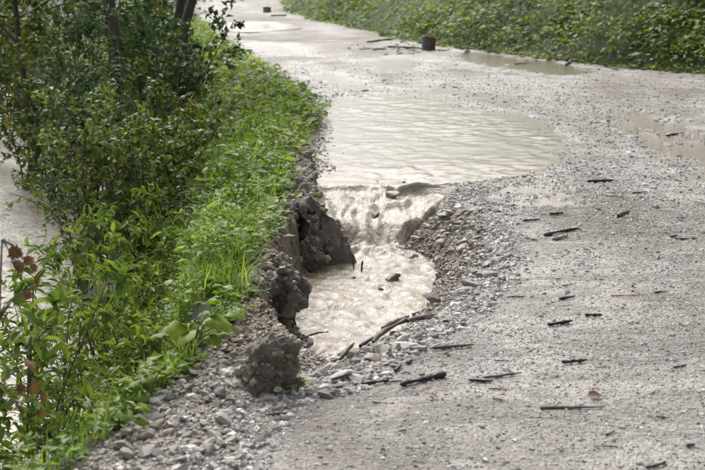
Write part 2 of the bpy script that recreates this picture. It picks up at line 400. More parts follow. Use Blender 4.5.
class Tubes:
    def __init__(s): s.V = []; s.F = []; s.n = 0
    def add(s, pts, rad, sides=5, cap=True, jag=0.0, rng=None):
        pts = np.asarray(pts, float); n = len(pts)
        rad = np.broadcast_to(np.asarray(rad, float), (n,))
        tan = np.gradient(pts, axis=0); tan /= np.linalg.norm(tan, axis=1)[:, None] + 1e-9
        ref = np.array([0, 0, 1.0]) if abs(tan[0][2]) < 0.8 else np.array([1.0, 0, 0])
        a = np.cross(tan, ref); a /= np.linalg.norm(a, axis=1)[:, None] + 1e-9
        b = np.cross(tan, a)
        th = np.arange(sides) / sides * 2 * math.pi
        rr = rad[:, None] * np.ones(sides)[None, :]
        if jag and rng is not None: rr = rr * (1 + jag * (rng.random((n, sides)) - 0.5) * 2)
        v = pts[:, None, :] + (a[:, None, :] * np.cos(th)[None, :, None] + b[:, None, :] * np.sin(th)[None, :, None]) * rr[:, :, None]
        s.V.append(v.reshape(-1, 3))
        i = (np.arange(n - 1)[:, None] * sides + np.arange(sides)[None, :]); j = (np.arange(n - 1)[:, None] * sides + (np.arange(sides)[None, :] + 1) % sides)
        q = np.stack([i, j, j + sides, i + sides], -1).reshape(-1, 4) + s.n
        s.F.append(q); k = n * sides
        if cap:
            ex = []
            for base, p in ((0, pts[0] - tan[0] * rad[0] * 0.3), ((n - 1) * sides, pts[-1] + tan[-1] * rad[-1] * 0.4)):
                s.V.append(np.array([p])); c = s.n + k; k += 1
                for t in range(sides):
                    ex.append([s.n + base + t, s.n + base + (t + 1) % sides, c, c])
            s.T = getattr(s, 'T', []) + [np.array(ex)[:, :3]]
        s.n += k
    def mesh(s, name, off=(0, 0, 0), smooth=True):
        return mesh_np(name, np.concatenate(s.V) - np.asarray(off), [np.concatenate(s.F)] + ([np.concatenate(s.T)] if hasattr(s, 'T') else []), None, smooth)

# leaf templates: (u along, v across, w up), faces
LEAF5 = (np.array([[0, 0, 0], [.42, -.5, .06], [.42, .5, .06], [.48, 0, -.02], [1, 0, -.16]]),
         [np.array([[0, 3, 1], [0, 2, 3], [1, 3, 4], [3, 2, 4]])])
LEAF8 = (np.array([[0, 0, 0], [.27, -.42, .07], [.25, 0, 0], [.27, .42, .07], [.63, -.40, .03], [.62, 0, -.04], [.63, .40, .03], [1, 0, -.17]]),
         [np.array([[0, 2, 1], [0, 3, 2], [4, 5, 7], [5, 6, 7]]), np.array([[1, 2, 5, 4], [2, 3, 6, 5]])])
def round_leaf(n=14, notch=0.35, seed=0):
    rg = np.random.default_rng(seed)
    V = [[0.08, 0, 0.0]]; 
    for ring, (rr, up) in enumerate(((0.55, 0.05), (1.0, 0.0))):
        for i in range(n):
            a = -math.pi + 2 * math.pi * (i + 0.5) / n
            r = rr * (1 - notch * max(0, -math.cos(a)) ** 6 + (0.06 * rg.standard_normal() if ring else 0))
            V.append([0.5 + 0.5 * r * math.cos(a), 0.5 * r * math.sin(a), up + 0.05 * rg.standard_normal() * ring - 0.10 * ring * rr])
    V[0] = [0.12, 0, -0.02]
    tri = np.array([[0, 1 + i, 1 + (i + 1) % n] for i in range(n)])
    qd = np.array([[1 + i, 1 + n + i, 1 + n + (i + 1) % n, 1 + (i + 1) % n] for i in range(n)])
    return np.array(V), [tri, qd]
def lobed_leaf():                         # maple-like outline
    pr = [(0, 0), (.12, .30), (.02, .52), (.34, .40), (.42, .62), (.60, .36), (.70, .42), (1.0, 0), (.70, -.42), (.60, -.36), (.42, -.62), (.34, -.40), (.02, -.52), (.12, -.30)]
    V = np.array([[.4, 0, .0]] + [[u, v, -0.25 * v * v - 0.12 * u * u] for u, v in pr])
    n = len(pr); return V, [np.array([[0, 1 + i, 1 + (i + 1) % n] for i in range(n)])]
def leaves_mesh(name, pos, dr, nrm, L, W, lv, tpl=LEAF5, off=(0, 0, 0), smooth=False):
    pos = np.asarray(pos, float) - np.asarray(off); dr = np.asarray(dr, float); nrm = np.asarray(nrm, float)
    dr = dr / (np.linalg.norm(dr, axis=1)[:, None] + 1e-9)
    s = np.cross(nrm, dr); s /= np.linalg.norm(s, axis=1)[:, None] + 1e-9
    nn = np.cross(dr, s)
    tv, tf = tpl; n = len(pos); k = len(tv)
    L = np.broadcast_to(L, (n,)); W = np.broadcast_to(W, (n,))
    v = pos[:, None, :] + dr[:, None, :] * (tv[None, :, 0] * L[:, None])[:, :, None] + s[:, None, :] * (tv[None, :, 1] * W[:, None])[:, :, None] \
        + nn[:, None, :] * (tv[None, :, 2] * L[:, None])[:, :, None]
    o = (np.arange(n) * k)[:, None, None]
    F = [(f[None] + o).reshape(-1, f.shape[1]) for f in tf]
    return mesh_np(name, v.reshape(-1, 3), F, {'lv': np.repeat(np.clip(lv, 0, 1), k)}, smooth)

# ------------------------------------------------------------------ the setting: terrain split into road and banks
def build_terrain():
    ys = list(np.arange(-3, 3.6, 0.12)); y = 3.6
    while y < 75:
        ys.append(y); y += 0.0165 if y < 10.6 else max(0.0165, 0.0042 * y)
    xs = list(np.arange(-0.95, 1.5, 0.0165)); st = 0.0165; x = xs[-1]
    while x < 20: st = min(st * 1.045, 0.5); x += st; xs.append(x)
    st = 0.0165; x = xs[0]; lf = []
    while x > -26: st = min(st * 1.04, 0.5); x -= st; lf.append(x)
    xs = np.array(lf[::-1] + xs); ys = np.array(ys)
    X, Y = np.meshgrid(xs, ys)
    h, wet, soil = terrain(X.ravel(), Y.ravel(), True)
    V = np.stack([X.ravel(), Y.ravel(), h], 1)
    F = grid_faces(len(ys), len(xs))
    cx = V[F].mean(1)
    left = cx[:, 0] < Lf(cx[:, 1]); right = cx[:, 0] > Rf(cx[:, 1])
    A = {'wet': wet, 'soil': soil}
    for nm, mk, mt in (('road', ~left & ~right, 'road'), ('left_bank', left, 'bank'), ('right_bank', right & ~left, 'bank')):
        v, f, a = compact(V, F[mk], A)
        tag(obj(nm, mesh_np(nm, v, f, a, True), M[mt]), kind='structure')
build_terrain()
def flat_sheet(name, x0, x1, y0, y1, z, nx, ny, mat):
    xs = np.linspace(x0, x1, nx); ys = np.linspace(y0, y1, ny); X, Y = np.meshgrid(xs, ys)
    V = np.stack([X.ravel(), Y.ravel(), np.full(X.size, z)], 1)
    return tag(obj(name, mesh_np(name, V, grid_faces(ny, nx), {'foam_shade': np.full(X.size, 0.7)}, True), mat), kind='structure')
flat_sheet('ground', -600, 600, -600, 900, -1.9, 12, 12, M['bank'])
flat_sheet('river', -60, -0.2, -8, 90, -1.0, 40, 60, M['river'])

# ------------------------------------------------------------------ flood water
def water_level(X, Y):
    do = sdf(RIM, X, Y); di = sdf(FLOOR, X, Y)
    t = np.clip(-do, 0, None) / (np.clip(-do, 0, None) + np.clip(di, 0, None) + 1e-6)
    sc = sdf(CASC, X, Y)
    tc = 0.17 * sstep(0.0, 0.07, t) + 0.22 * sstep(0.2, 0.55, t) + 0.61 * sstep(0.50, 1.0, t)
    k = sstep(0.05, -0.05, sc)
    lip = P(380, 184)[1]
    up = sstep(lip - 0.10, lip + 0.02, Y)
    zc = -0.30 * tc
    # streaky falling water
    wq = X + 0.10 * fbm(X * 3, Y * 3, 77, 2); st = fbm(wq * 15, Y * 3.0, 71, 3); st2 = fbm(wq * 9, Y * 6, 72, 3)
    amp = sstep(0.0, 0.1, t) * (1 - sstep(0.97, 1.0, t))
    zc = zc + amp * (0.040 * (0.3 - np.abs(st)) + 0.020 * st2)
    # standing wave just over the lip and a second one below it
    lw = Y - (lip - 0.08 + 0.09 * fbm(X * 3, X * 0, 73, 3)); zc = zc + k * 0.06 * np.exp(-(lw / 0.04) ** 2) * (0.6 + 0.9 * vnoise(X * 9, X * 0, 74))
    lw = Y - (lip - 0.40 + 0.10 * fbm(X * 4, X * 0, 75, 3)); zc = zc + k * 0.025 * np.exp(-(lw / 0.05) ** 2) * (0.4 + 1.6 * vnoise(X * 7, X * 0, 76))
    wx = X + 0.12 * fbm(X * 4, Y * 4, 81, 2); chop = 0.034 * (0.35 - np.abs(fbm(wx * 7, Y * 4.5, 82, 2))) + 0.017 * (0.3 - np.abs(fbm(wx * 17, Y * 10, 83, 2)))
    foot = P(370, 254, POOL_Z)
    boil = np.exp(-((X - foot[0]) ** 2 / 0.06 + (Y - foot[1]) ** 2 / 0.05))
    zp = POOL_Z + chop * (1.0 + 1.3 * boil) + 0.03 * boil
    z = zp * (1 - k) + np.maximum(zc, zp) * k
    rip = (0.0046 * fbm(X * 15 + 2 * fbm(X * 3, Y * 3, 87, 2), Y * 15, 84, 3) + 0.0055 * fbm(X * 7.5, Y * 7.5, 85, 2)) * (0.55 + 0.9 * np.clip(0.6 + fbm(X * 1.6, Y * 1.1, 88, 3), 0, 1.4)) + 0.005 * fbm(X * 3.2, Y * 3.2, 86, 2); rip = rip * sstep(0.05, -0.35, sdf(PUDDLES[0][0], X, Y))
    rip = rip * (0.7 + 1.3 * sstep(lip + 1.2, lip, Y))
    z = z * (1 - up) + rip * up
    lipw = np.exp(-((Y - (lip - 0.08 + 0.09 * fbm(X * 3, X * 0, 73, 3))) / 0.05) ** 2)
    foam_shade = np.clip(0.35 + 0.65 * amp * k + 0.5 * boil + 0.25 * (1 - k), 0, 1) * (1 - up) + up * (0.12 + 0.35 * sstep(lip + 0.9, lip, Y))
    return z, foam_shade * (1 - 0.85 * lipw)
def build_water():
    xs = np.arange(-0.75, 2.3, 0.0155); ys = np.concatenate([np.arange(5.3, 10.2, 0.0155), np.arange(10.2, 17.5, 0.03)])
    X, Y = np.meshgrid(xs, ys)
    z, foam_shade = water_level(X.ravel(), Y.ravel())
    h = terrain(X.ravel(), Y.ravel())
    V = np.stack([X.ravel(), Y.ravel(), z], 1); F = grid_faces(len(ys), len(xs))
    gap = (z - h)[F].max(1)
    c0 = V[F].mean(1); lip = P(380, 184)[1]
    okw = (gap > -0.02) & ~((c0[:, 1] > lip - 0.12) & (sdf(PUDDLES[0][0], c0[:, 0], c0[:, 1]) > 0.38) & (sdf(CASC, c0[:, 0], c0[:, 1]) > 0.03))
    okw &= ~((sdf(RIM, c0[:, 0], c0[:, 1]) > 0.02) & (c0[:, 1] < lip - 0.05))
    v, f, a = compact(V, F[okw], {'foam_shade': foam_shade})
    inhole = v[f].mean(1)[:, 1] < P(380, 184)[1] + 0.02
    for nm, mk, wm in (('pool_water', inhole, 'water'), ('flood_water', ~inhole, 'sheet')):
        vv, ff, aa = compact(v, f[mk], a)
        tag(obj(nm, mesh_np(nm, vv, ff, aa, True), M[wm]), kind='structure')
    for poly, dep, ns in PUDDLES[1:]:
        pa = np.array(poly); x0, y0 = pa.min(0) - 0.4; x1, y1 = pa.max(0) + 0.6
        nx, ny = 90, 90
        X, Y = np.meshgrid(np.linspace(x0, x1, nx), np.linspace(y0, y1, ny))
        Xr, Yr = X.ravel(), Y.ravel(); h = terrain(Xr, Yr)
        zz = 0.003 * fbm(Xr * 5, Yr * 3, 91, 3) - 0.002
        V = np.stack([Xr, Yr, zz], 1); F = grid_faces(ny, nx)
        gap = (zz - h)[F].max(1); d = sdf(poly, Xr, Yr)[F].min(1)
        ok = (gap > -0.01) & (d < 0.35) & (sdf(RIM, Xr, Yr)[F].min(1) > 0.12)
        if not ok.any(): continue
        v, f, a = compact(V, F[ok], {'foam_shade': np.full(len(Xr), 0.1)})
        tag(obj('puddle', mesh_np('puddle', v, f, a, True), M['film']), kind='structure')
build_water()

# ------------------------------------------------------------------ gravel (uncountable pebbles)
def pebble_tree():
    ng = bpy.data.node_groups.new('gravel', 'GeometryNodeTree')
    ng.interface.new_socket('Geometry', in_out='INPUT', socket_type='NodeSocketGeometry')
    ng.interface.new_socket('Geometry', in_out='OUTPUT', socket_type='NodeSocketGeometry')
    gi = ng.nodes.new('NodeGroupInput'); go = ng.nodes.new('NodeGroupOutput')
    g2i = ng.nodes.new('GeometryNodeGeometryToInstance')
    for k in range(6):
        ico = ng.nodes.new('GeometryNodeMeshIcoSphere'); ico.inputs['Radius'].default_value = 1.0; ico.inputs['Subdivisions'].default_value = 2
        pos = ng.nodes.new('GeometryNodeInputPosition')
        ad = ng.nodes.new('ShaderNodeVectorMath'); ad.operation = 'ADD'; ad.inputs[1].default_value = (k * 7.1, k * 3.7, k * 5.3)
        nz = ng.nodes.new('ShaderNodeTexNoise'); nz.inputs['Scale'].default_value = 1.1; nz.inputs['Detail'].default_value = 1.0
        sb = ng.nodes.new('ShaderNodeVectorMath'); sb.operation = 'SUBTRACT'; sb.inputs[1].default_value = (0.5, 0.5, 0.5)
        sc = ng.nodes.new('ShaderNodeVectorMath'); sc.operation = 'SCALE'; sc.inputs['Scale'].default_value = 1.9
        sp = ng.nodes.new('GeometryNodeSetPosition'); sm = ng.nodes.new('GeometryNodeSetMaterial'); sm.inputs['Material'].default_value = M['pebble']
        L = ng.links.new
        L(pos.outputs[0], ad.inputs[0]); L(ad.outputs[0], nz.inputs['Vector']); L(nz.outputs['Color'], sb.inputs[0]); L(sb.outputs[0], sc.inputs[0])
        L(ico.outputs['Mesh'], sp.inputs['Geometry']); L(sc.outputs[0], sp.inputs['Offset'])
        L(sp.outputs[0], sm.inputs['Geometry']); L(sm.outputs[0], g2i.inputs[0])
    ip = ng.nodes.new('GeometryNodeInstanceOnPoints'); ip.inputs['Pick Instance'].default_value = True
    for nm, sock in (('scl', 'Scale'), ('rot', 'Rotation')):
        na = ng.nodes.new('GeometryNodeInputNamedAttribute'); na.data_type = 'FLOAT_VECTOR'; na.inputs['Name'].default_value = nm
        ng.links.new(na.outputs['Attribute'], ip.inputs[sock])
    ng.links.new(gi.outputs[0], ip.inputs['Points']); ng.links.new(g2i.outputs[0], ip.inputs['Instance'])
    ng.links.new(ip.outputs[0], go.inputs[0]); return ng
def scatter_gravel():
    rg = np.random.default_rng(7)
    pts = []; rad = []
    def put(x, y, r): pts.append(np.stack([x, y], 1)); rad.append(r)
    n = 260000                                     # fine road gravel, thinning with distance
    y = 3.7 * (24 / 3.7) ** rg.random(n); hw = 0.30 * y + 0.6
    x = (rg.random(n) * 2 - 1) * hw
    r = 0.0031 * np.exp(0.48 * rg.standard_normal(n)) * np.clip(y / 7, 0.9, 1.5)
    ok = (x > Lf(y) + 0.02) & (x < Rf(y)) & (rg.random(n) > sstep(12, 24, y) * 0.9)
    ok &= (rg.random(n) < 0.55 + 0.45 * sstep(4.6, 6.2, y))
    ok &= ~((x < Lf(y) + 0.4) & (y > 6.0) & (y < 14) & (rg.random(n) < 0.8))
    ok &= fbm(x * 1.2, y * 0.6, 19, 4) > -0.35 + 0.55 * rg.random(n) - 0.3
    put(x[ok], y[ok], r[ok])
    n = 22000                                       # coarse rubble round the hole and down the shoulder
    x = rg.uniform(-0.9, 1.25, n); y = rg.uniform(4.0, 10.6, n)
    do = sdf(RIM, x, y)
    sh = (x - Lf(y) < 0.55) & (x > Lf(y) - 0.02) & (y < 6.0)
    ok = ((do < 0.22 * rg.random(n)) & (x > -0.2)) | (sh) | ((np.abs(do) < 0.2) & (y < 6.6) & (x > Lf(y)))
    r = 0.009 * np.exp(0.45 * rg.standard_normal(n)); put(x[ok], y[ok], r[ok])
    n = 30000
    x = rg.uniform(-0.95, 1.2, n); y = rg.uniform(4.0, 10.4, n); do = sdf(RIM, x, y)
    sh = (x - Lf(y) < 0.6) & (x > Lf(y)) & (y < 6.4)
    ok = ((do < 0.14) & (x > -0.2)) | sh; r = 0.0055 * np.exp(0.4 * rg.standard_normal(n)); put(x[ok], y[ok], r[ok])
    n = 2600                                       # crumbs on the soil lip of the verge
    y = rg.uniform(6, 13.5, n); x = Lf(y) + rg.uniform(-0.05, 0.3, n); put(x, y, 0.006 * np.exp(0.45 * rg.standard_normal(n)))
    p = np.concatenate(pts); r = np.concatenate(rad); x, y = p[:, 0], p[:, 1]
    h, _, earth = terrain(x, y, True)
    wl, _ = water_level(x, y)
    under = np.zeros(len(x), bool)
    inw = (x > -0.75) & (x < 2.3) & (y > 5.3) & (y < 17.5)
    pu = sdf(PUDDLES[0][0], x, y) < 0.5
    hole = sdf(RIM, x, y) < 0
    under |= inw & (pu | hole) & (wl > h + r * 0.6)
    for poly, _, _ in PUDDLES[1:]: under |= (sdf(poly, x, y) < 0.3) & (h + r * 0.7 < 0)
    casc = (sdf(CASC, x, y) < 0.0); under |= casc
    k = ~under; x, y, r, h, earth = x[k], y[k], r[k], h[k], earth[k]
    h = h - r * 0.15; earth = np.clip(earth + 0.08, 0, 1)
    cp = np.concatenate(CRUMBS); cr = 0.0042 * np.exp(0.65 * rg.standard_normal(len(cp)))
    x = np.append(x, cp[:, 0]); y = np.append(y, cp[:, 1]); h = np.append(h, cp[:, 2]); r = np.append(r, cr); earth = np.append(earth, np.full(len(cp), 0.9)); n = len(x)
    me = mesh_np('gravel', np.stack([x, y, h + r * 0.12], 1), [np.array([[0, 1, 2]])])
    # points only: drop the helper face
    me.clear_geometry(); me.vertices.add(n); me.vertices.foreach_set('co', np.stack([x, y, h + r * 0.12], 1).astype(np.float32).ravel())
    sc = np.stack([r * rg.uniform(0.8, 1.5, n), r * rg.uniform(0.7, 1.2, n), r * rg.uniform(0.5, 0.9, n)], 1)
    rot = np.stack([rg.normal(0, 0.35, n), rg.normal(0, 0.35, n), rg.uniform(0, 6.28, n)], 1)
    for nm, v in (('scl', sc), ('rot', rot)):
        a = me.attributes.new(nm, 'FLOAT_VECTOR', 'POINT'); a.data.foreach_set('vector', v.astype(np.float32).ravel())
    a = me.attributes.new('earth', 'FLOAT', 'POINT'); a.data.foreach_set('value', earth.astype(np.float32))
    a = me.attributes.new('tone', 'FLOAT', 'POINT'); a.data.foreach_set('value', rg.random(n).astype(np.float32))
    me.update()
    o = obj('gravel', me, M['pebble'])
    md = o.modifiers.new('gravel', 'NODES'); md.node_group = pebble_tree()
    tag(o, 'loose pale grey gravel strewn over the road and the washed out slope', 'gravel', kind='stuff')

# ------------------------------------------------------------------ stones one can pick out
def ico_np(sub):
    import bmesh
    bm = bmesh.new(); bmesh.ops.create_icosphere(bm, subdivisions=sub, radius=1.0)
    v = np.array([q.co[:] for q in bm.verts]); f = np.array([[q.index for q in p.verts] for p in bm.faces]); bm.free(); return v, f
ICO2 = ico_np(2); ICO3 = ico_np(3); ICO5 = ico_np(5)
def rock_mesh(name, seed, sub=2, cuts=7, flat=0.7, rough=0.10):
    rg = np.random.default_rng(seed); v, f = (ICO2, ICO3)[sub - 2]
    v = v.copy()
    for _ in range(cuts):                          # planar breaks give angular faces
        d = rg.standard_normal(3); d /= np.linalg.norm(d); lim = rg.uniform(0.38, 0.8)
        ex = v @ d - lim; v -= np.where(ex > 0, ex, 0)[:, None] * d
    v += rough * np.array([[mnoise.noise(Vector(p * 2 + seed)) for _ in (0,)] * 1 for p in v]) * v
    v[:, 2] *= flat
    return mesh_np(name, v, f, None, False)
ROCKS = [rock_mesh('stone', 100 + i, 2, 13, 0.55 + 0.06 * (i % 5)) for i in range(12)]
def mats_copy(me, mat):
    c = me.copy(); c.materials.clear(); c.materials.append(mat); return c
ROCKM = {k: [mats_copy(m, M[k]) for m in ROCKS] for k in ('stone', 'tan_stone', 'white_stone', 'dark_stone')}
SR = random.Random(5)
def stone(x, y, size, label, group=None, kind='stone', z=None, sink=0.3, asp=1.0, flat=1.0, rz=None):
    me = SR.choice(ROCKM[kind]); o = obj('stone', me)
    a = size * 0.5 * 1.2
    z0 = T1(x, y) if z is None else z
    o.scale = (a * asp, a, a * flat)
    o.rotation_euler = (SR.gauss(0, 0.25), SR.gauss(0, 0.25), SR.uniform(0, 6.28) if rz is None else rz)
    o.location = (x, y, z0 + a * 0.6 * flat * (1 - 2 * sink))
    tag(o, label, 'stone', group); return o
def scatter_stones(n, poly, smin, smax, label, group, kinds, seed, zlev=0.0, test=None):
    SRl = random.Random(seed); pa = np.array(poly); cnt = 0; tries = 0; placed = []
    while cnt < n and tries < 20000:
        tries += 1
        x = SRl.uniform(pa[:, 0].min(), pa[:, 0].max()); y = SRl.uniform(pa[:, 1].min(), pa[:, 1].max())
        if sdf(poly, np.array([x]), np.array([y]))[0] > 0: continue
        if test and not test(x, y): continue
        s = smin * (smax / smin) ** (SRl.random() ** 2.0)
        if any((x - a) ** 2 + (y - b) ** 2 < (0.42 * (s + c)) ** 2 for a, b, c in placed): continue
        placed.append((x, y, s)); cnt += 1
        kd = SRl.choice(kinds); big = s > (smin * smax) ** 0.5; lb = ('larger ' if big else 'small ') + {'stone': 'grey', 'white_stone': 'whitish', 'tan_stone': 'tan'}[kd] + ' ' + label
        stone(x, y, s, lb, group, kd, sink=SRl.uniform(0.15, 0.45), asp=SRl.uniform(0.9, 1.5))
slope_poly = pxpoly([(448, 196), (484, 214), (494, 245), (492, 275), (470, 296), (440, 310)]) + pxpoly([(408, 312), (420, 290), (428, 268), (402, 256), (388, 240), (420, 215)], -0.2)
scatter_stones(185, slope_poly, 0.028, 0.10, 'angular stone in the rubble slope right of the muddy pool', 'stones of the rubble slope', ['stone'] * 5 + ['white_stone', 'tan_stone'], 1,
               test=lambda x, y: T1(x, y) > -0.31 and sdf(CASC, np.array([x]), np.array([y]))[0] > 0.02)
dam_poly = pxpoly([(302, 378), (345, 350), (375, 338), (405, 326), (430, 330), (425, 350), (400, 366), (360, 384), (325, 398), (302, 398)])
scatter_stones(70, dam_poly, 0.03, 0.075, 'stone in the rubble rim at the near end of the pool', 'stones of the near rim', ['stone'] * 4 + ['white_stone', 'white_stone', 'tan_stone'], 2)
heap_poly = pxpoly([(100, 468), (150, 405), (190, 378), (240, 360), (245, 398), (262, 410), (250, 440), (225, 468)])
scatter_stones(75, heap_poly, 0.028, 0.075, 'stone in the rubble shoulder at the near left road edge', 'stones of the left shoulder', ['stone'] * 4 + ['white_stone', 'tan_stone', 'tan_stone'], 3)
for (px, py, s, asp, kd, z, lab) in [
    (391, 281, .115, 1.2, 'dark_stone', POOL_Z, 'largest dark wet rock poking out of the muddy pool'),
    (351, 279, .055, 1.2, 'dark_stone', POOL_Z, 'small dark rock in the pool beside the upright twigs'),
    (334, 273, .055, 1.3, 'dark_stone', POOL_Z, 'small brown rock in the pool nearest the dark earth bank'),
    (381, 288, .035, 1.2, 'dark_stone', POOL_Z, 'tiny dark rock in front of the largest rock in the pool'),
    (410, 258, .115, 1.5, 'stone', POOL_Z, 'flat grey stone at the foot of the cascade by the rubble slope'),
    (376.5, 214, .08, 1.1, 'stone', -.07, 'grey rounded rock midway down the cascade'),
    (394, 194, .10, 1.3, 'stone', -.03, 'flat grey rock awash at the top of the cascade'),
    (371, 174.5, .04, 1.2, 'dark_stone', 0.0, 'small dark stone in the flood water above the cascade lip')]:
    q = P(px, py, z)
    o = stone(q[0], q[1], s, lab, None, kd, z=z - 0.01, sink=0.32, asp=asp, rz=0.1, flat=0.8)
for (px, py, s, asp, fl, kd, lab) in [
    (404, 349, .10, 1.5, .45, 'white_stone', 'flat white stone just right of the stick dam'),
    (383, 353, .085, 1.2, .6, 'tan_stone', 'flat tan slab leaning beneath the stick dam'),
    (354, 356, .075, 1.1, 1.0, 'tan_stone', 'tan block at the left end of the stick dam'),
    (322, 372, .07, 1.2, .9, 'white_stone', 'white stone beside the big earth clod'),
    (343, 378, .085, 1.5, .6, 'white_stone', 'long white stone on the near rim left of the black sticks'),
    (432, 292, .10, 1.1, .9, 'stone', 'biggest grey stone low in the rubble slope at the pool edge'),
    (599, 188, .05, 1.5, .7, 'tan_stone', 'tan stone tucked under the farthest dark road stick'),
    (481, 227, .07, 1.3, .8, 'dark_stone', 'dark brown stone on the top edge of the rubble slope'),
    (468, 306, .035, 1.2, .8, 'tan_stone', 'small orange tan stone at the foot of the rubble slope'),
    (187, 399, .06, 1.3, .9, 'tan_stone', 'tan cobble in the middle of the left shoulder heap'),
    (125, 455, .09, 1.2, .9, 'stone', 'big grey stone at the bottom left road corner')]:
    q = P(px, py, 0.0)
    stone(q[0], q[1], s, lab, None, kd, z=max(T1(q[0], q[1]), -0.05), sink=0.2, asp=asp, flat=fl, rz=0.15)

# ------------------------------------------------------------------ earth blocks broken from the road edge
CRUMBS = []
def clod(name, label, c, size, seed, boxy=3.0, tilt=(0, 0, 0), cuts=10):
    rg = np.random.default_rng(seed); v, f = ICO5
    v = v.copy()
    p = (np.abs(v) ** boxy).sum(1) ** (1 / boxy); v = v / p[:, None]
    for _ in range(cuts):
        d = rg.standard_normal(3); d[2] *= 0.6; d /= np.linalg.norm(d); lim = rg.uniform(0.5, 0.85)
        ex = v @ d - lim; v -= np.where(ex > 0, ex, 0)[:, None] * d
    v[:, :2] *= (1 - 0.28 * v[:, 2:3])
    v = v * np.array(size)[None] * 0.5
    sd = seed * 3.1
    nr = v / (np.linalg.norm(v, axis=1)[:, None] + 1e-9)
    a = np.array([mnoise.fractal(Vector(q * 9 + sd), 1.0, 2.0, 5) for q in v])
    b = np.array([mnoise.noise(Vector(q * 42 + sd)) for q in v])
    e = np.array([mnoise.voronoi(Vector(q * 30 + sd))[0][0] for q in v])
    g = np.array([mnoise.voronoi(Vector(q * 13 + sd))[0][1] - mnoise.voronoi(Vector(q * 13 + sd))[0][0] for q in v])
    v += nr * (0.040 * a + 0.016 * b + 0.016 * (0.5 - e) - 0.018 * np.exp(-g * 9))[:, None]
    o = obj(name, mesh_np(name, v, f, None, True), M['soil'], None, tuple(c)); o.rotation_euler = tilt
    from mathutils import Euler
    Rm = np.array(Euler(tilt).to_matrix()); wv = v @ Rm.T + np.array(c)
    up = (nr @ Rm.T)[:, 2]; cand = np.where(up > -0.35)[0]
    CRUMBS.append(wv[rg.choice(cand, min(len(cand), int(600 * (size[0] * size[2]) ** 0.5)))])
    return tag(o, label, 'clod')
def at(px, py, Y): return PD(px, py, Y)
def crust():
    ctrl = [(304, 140, .06), (311, 168, .08), (315, 190, .10), (320, 205, .08), (326, 224, -.05), (333, 243, -.20), (327, 238, -.14), (316, 219, .02), (303, 209, .10), (296, 206, .10), (288, 214, .10), (286, 222, .09),
            (273, 234, .09), (264, 256, .09), (272, 262, .11), (285, 261, .12), (297, 267, .09), (305, 284, .01), (303, 295, -.04), (292, 285, .06), (277, 278, .10), (262, 286, .09),
            (251, 302, .06), (243, 326, .03), (235, 350, .02)]
    q = np.array([P(x, y, z) for x, y, z in ctrl])
    seg = np.concatenate([[0], np.cumsum(np.linalg.norm(np.diff(q[:, :2], axis=0), axis=1))])
    n = int(seg[-1] / 0.008); u = np.linspace(0, seg[-1], n)
    p = np.stack([np.interp(u, seg, q[:, i]) for i in range(3)], 1)
    def sm(a, w):
        k = np.hanning(w + 2)[1:-1]; k /= k.sum(); ap = np.pad(a, ((w // 2, w // 2), (0, 0)), mode='edge')
        return np.stack([np.convolve(ap[:, i], k, 'valid')[:len(a)] for i in range(a.shape[1])], 1)
    p = sm(p, 7); t = sm(np.gradient(p[:, :2], axis=0), 21); t /= np.linalg.norm(t, axis=1)[:, None] + 1e-9
    nr = np.stack([-t[:, 1], t[:, 0]], 1)
    p[:, :2] += nr * (0.035 * fbm(u * 9, u * 0, 401, 4))[:, None]; p[:, 2] += 0.035 * fbm(u * 8, u * 0 + 3, 402, 4)
    prof = [(-.20, None), (-.13, .0), (-.07, .015), (-.02, .01), (.0, -.01), (.005, -.04), (-.02, -.09), (-.045, -.15), (-.05, -.21), (-.03, -.27), (.0, -.32), (.04, -.38)]
    rows = []
    for k, (o, dz) in enumerate(prof):
        xy = p[:, :2] + nr * o
        if dz is None: z = np.minimum(terrain(xy[:, 0], xy[:, 1]) - .03, p[:, 2])
        else: z = p[:, 2] + dz * (1 if k < 6 else (p[:, 2] + .42) / .46)
        rows.append(np.column_stack([xy, z]))
    rows = np.array(rows); fine = []
    v_i = np.linspace(0, len(prof) - 1, 64)
    for v in v_i:
        i = min(int(v), len(prof) - 2); f = v - i; fine.append(rows[i] * (1 - f) + rows[i + 1] * f)
    V = np.array(fine); V[1:-1] = (V[:-2] + 2 * V[1:-1] + V[2:]) / 4
    du = np.gradient(V, axis=1); dv = np.gradient(V, axis=0); nn = np.cross(dv, du); nn /= np.linalg.norm(nn, axis=2)[:, :, None] + 1e-9
    if nn[:, :, 2][2:10].mean() < 0: nn = -nn
    nn = sm(nn.reshape(64, -1), 9).reshape(nn.shape)
    flat = V.reshape(-1, 3)
    d = np.array([0.055 * mnoise.fractal(Vector(a * 8), 1.0, 2.1, 5) + 0.022 * (0.3 - abs(mnoise.noise(Vector(a * 19)))) + 0.014 * mnoise.noise(Vector(a * 38)) + 0.008 * mnoise.noise(Vector(a * 80)) for a in flat])
    g = []
    for a in flat:
        w = mnoise.voronoi(Vector((a[0] * 10, a[1] * 10, a[2] * 14)))[0]; g.append(w[1] - w[0])
    d -= 0.03 * np.exp(-np.array(g) * 8)
    flat = flat + nn.reshape(-1, 3) * d[:, None]
    F = grid_faces(64, n)
    o = obj('eroded_bank', mesh_np('eroded_bank', flat, F, None, True), M['soil']); tag(o, kind='structure')
    rg = np.random.default_rng(9); up = nn.reshape(-1, 3)[:, 2]
    cand = np.where((np.arange(len(flat)) // n < 52))[0]; CRUMBS.append(flat[rg.choice(cand, 2600)])
    return p, nr
CRP, CRN = crust()
clod('earth_block', 'crumbling earth ledge between the dark wedge and the tall block', at(268, 246, 8.1) + np.array([0, 0, -.06]), (.2, .6, .34), 21, 2.8, (0, 0.15, 0.3))
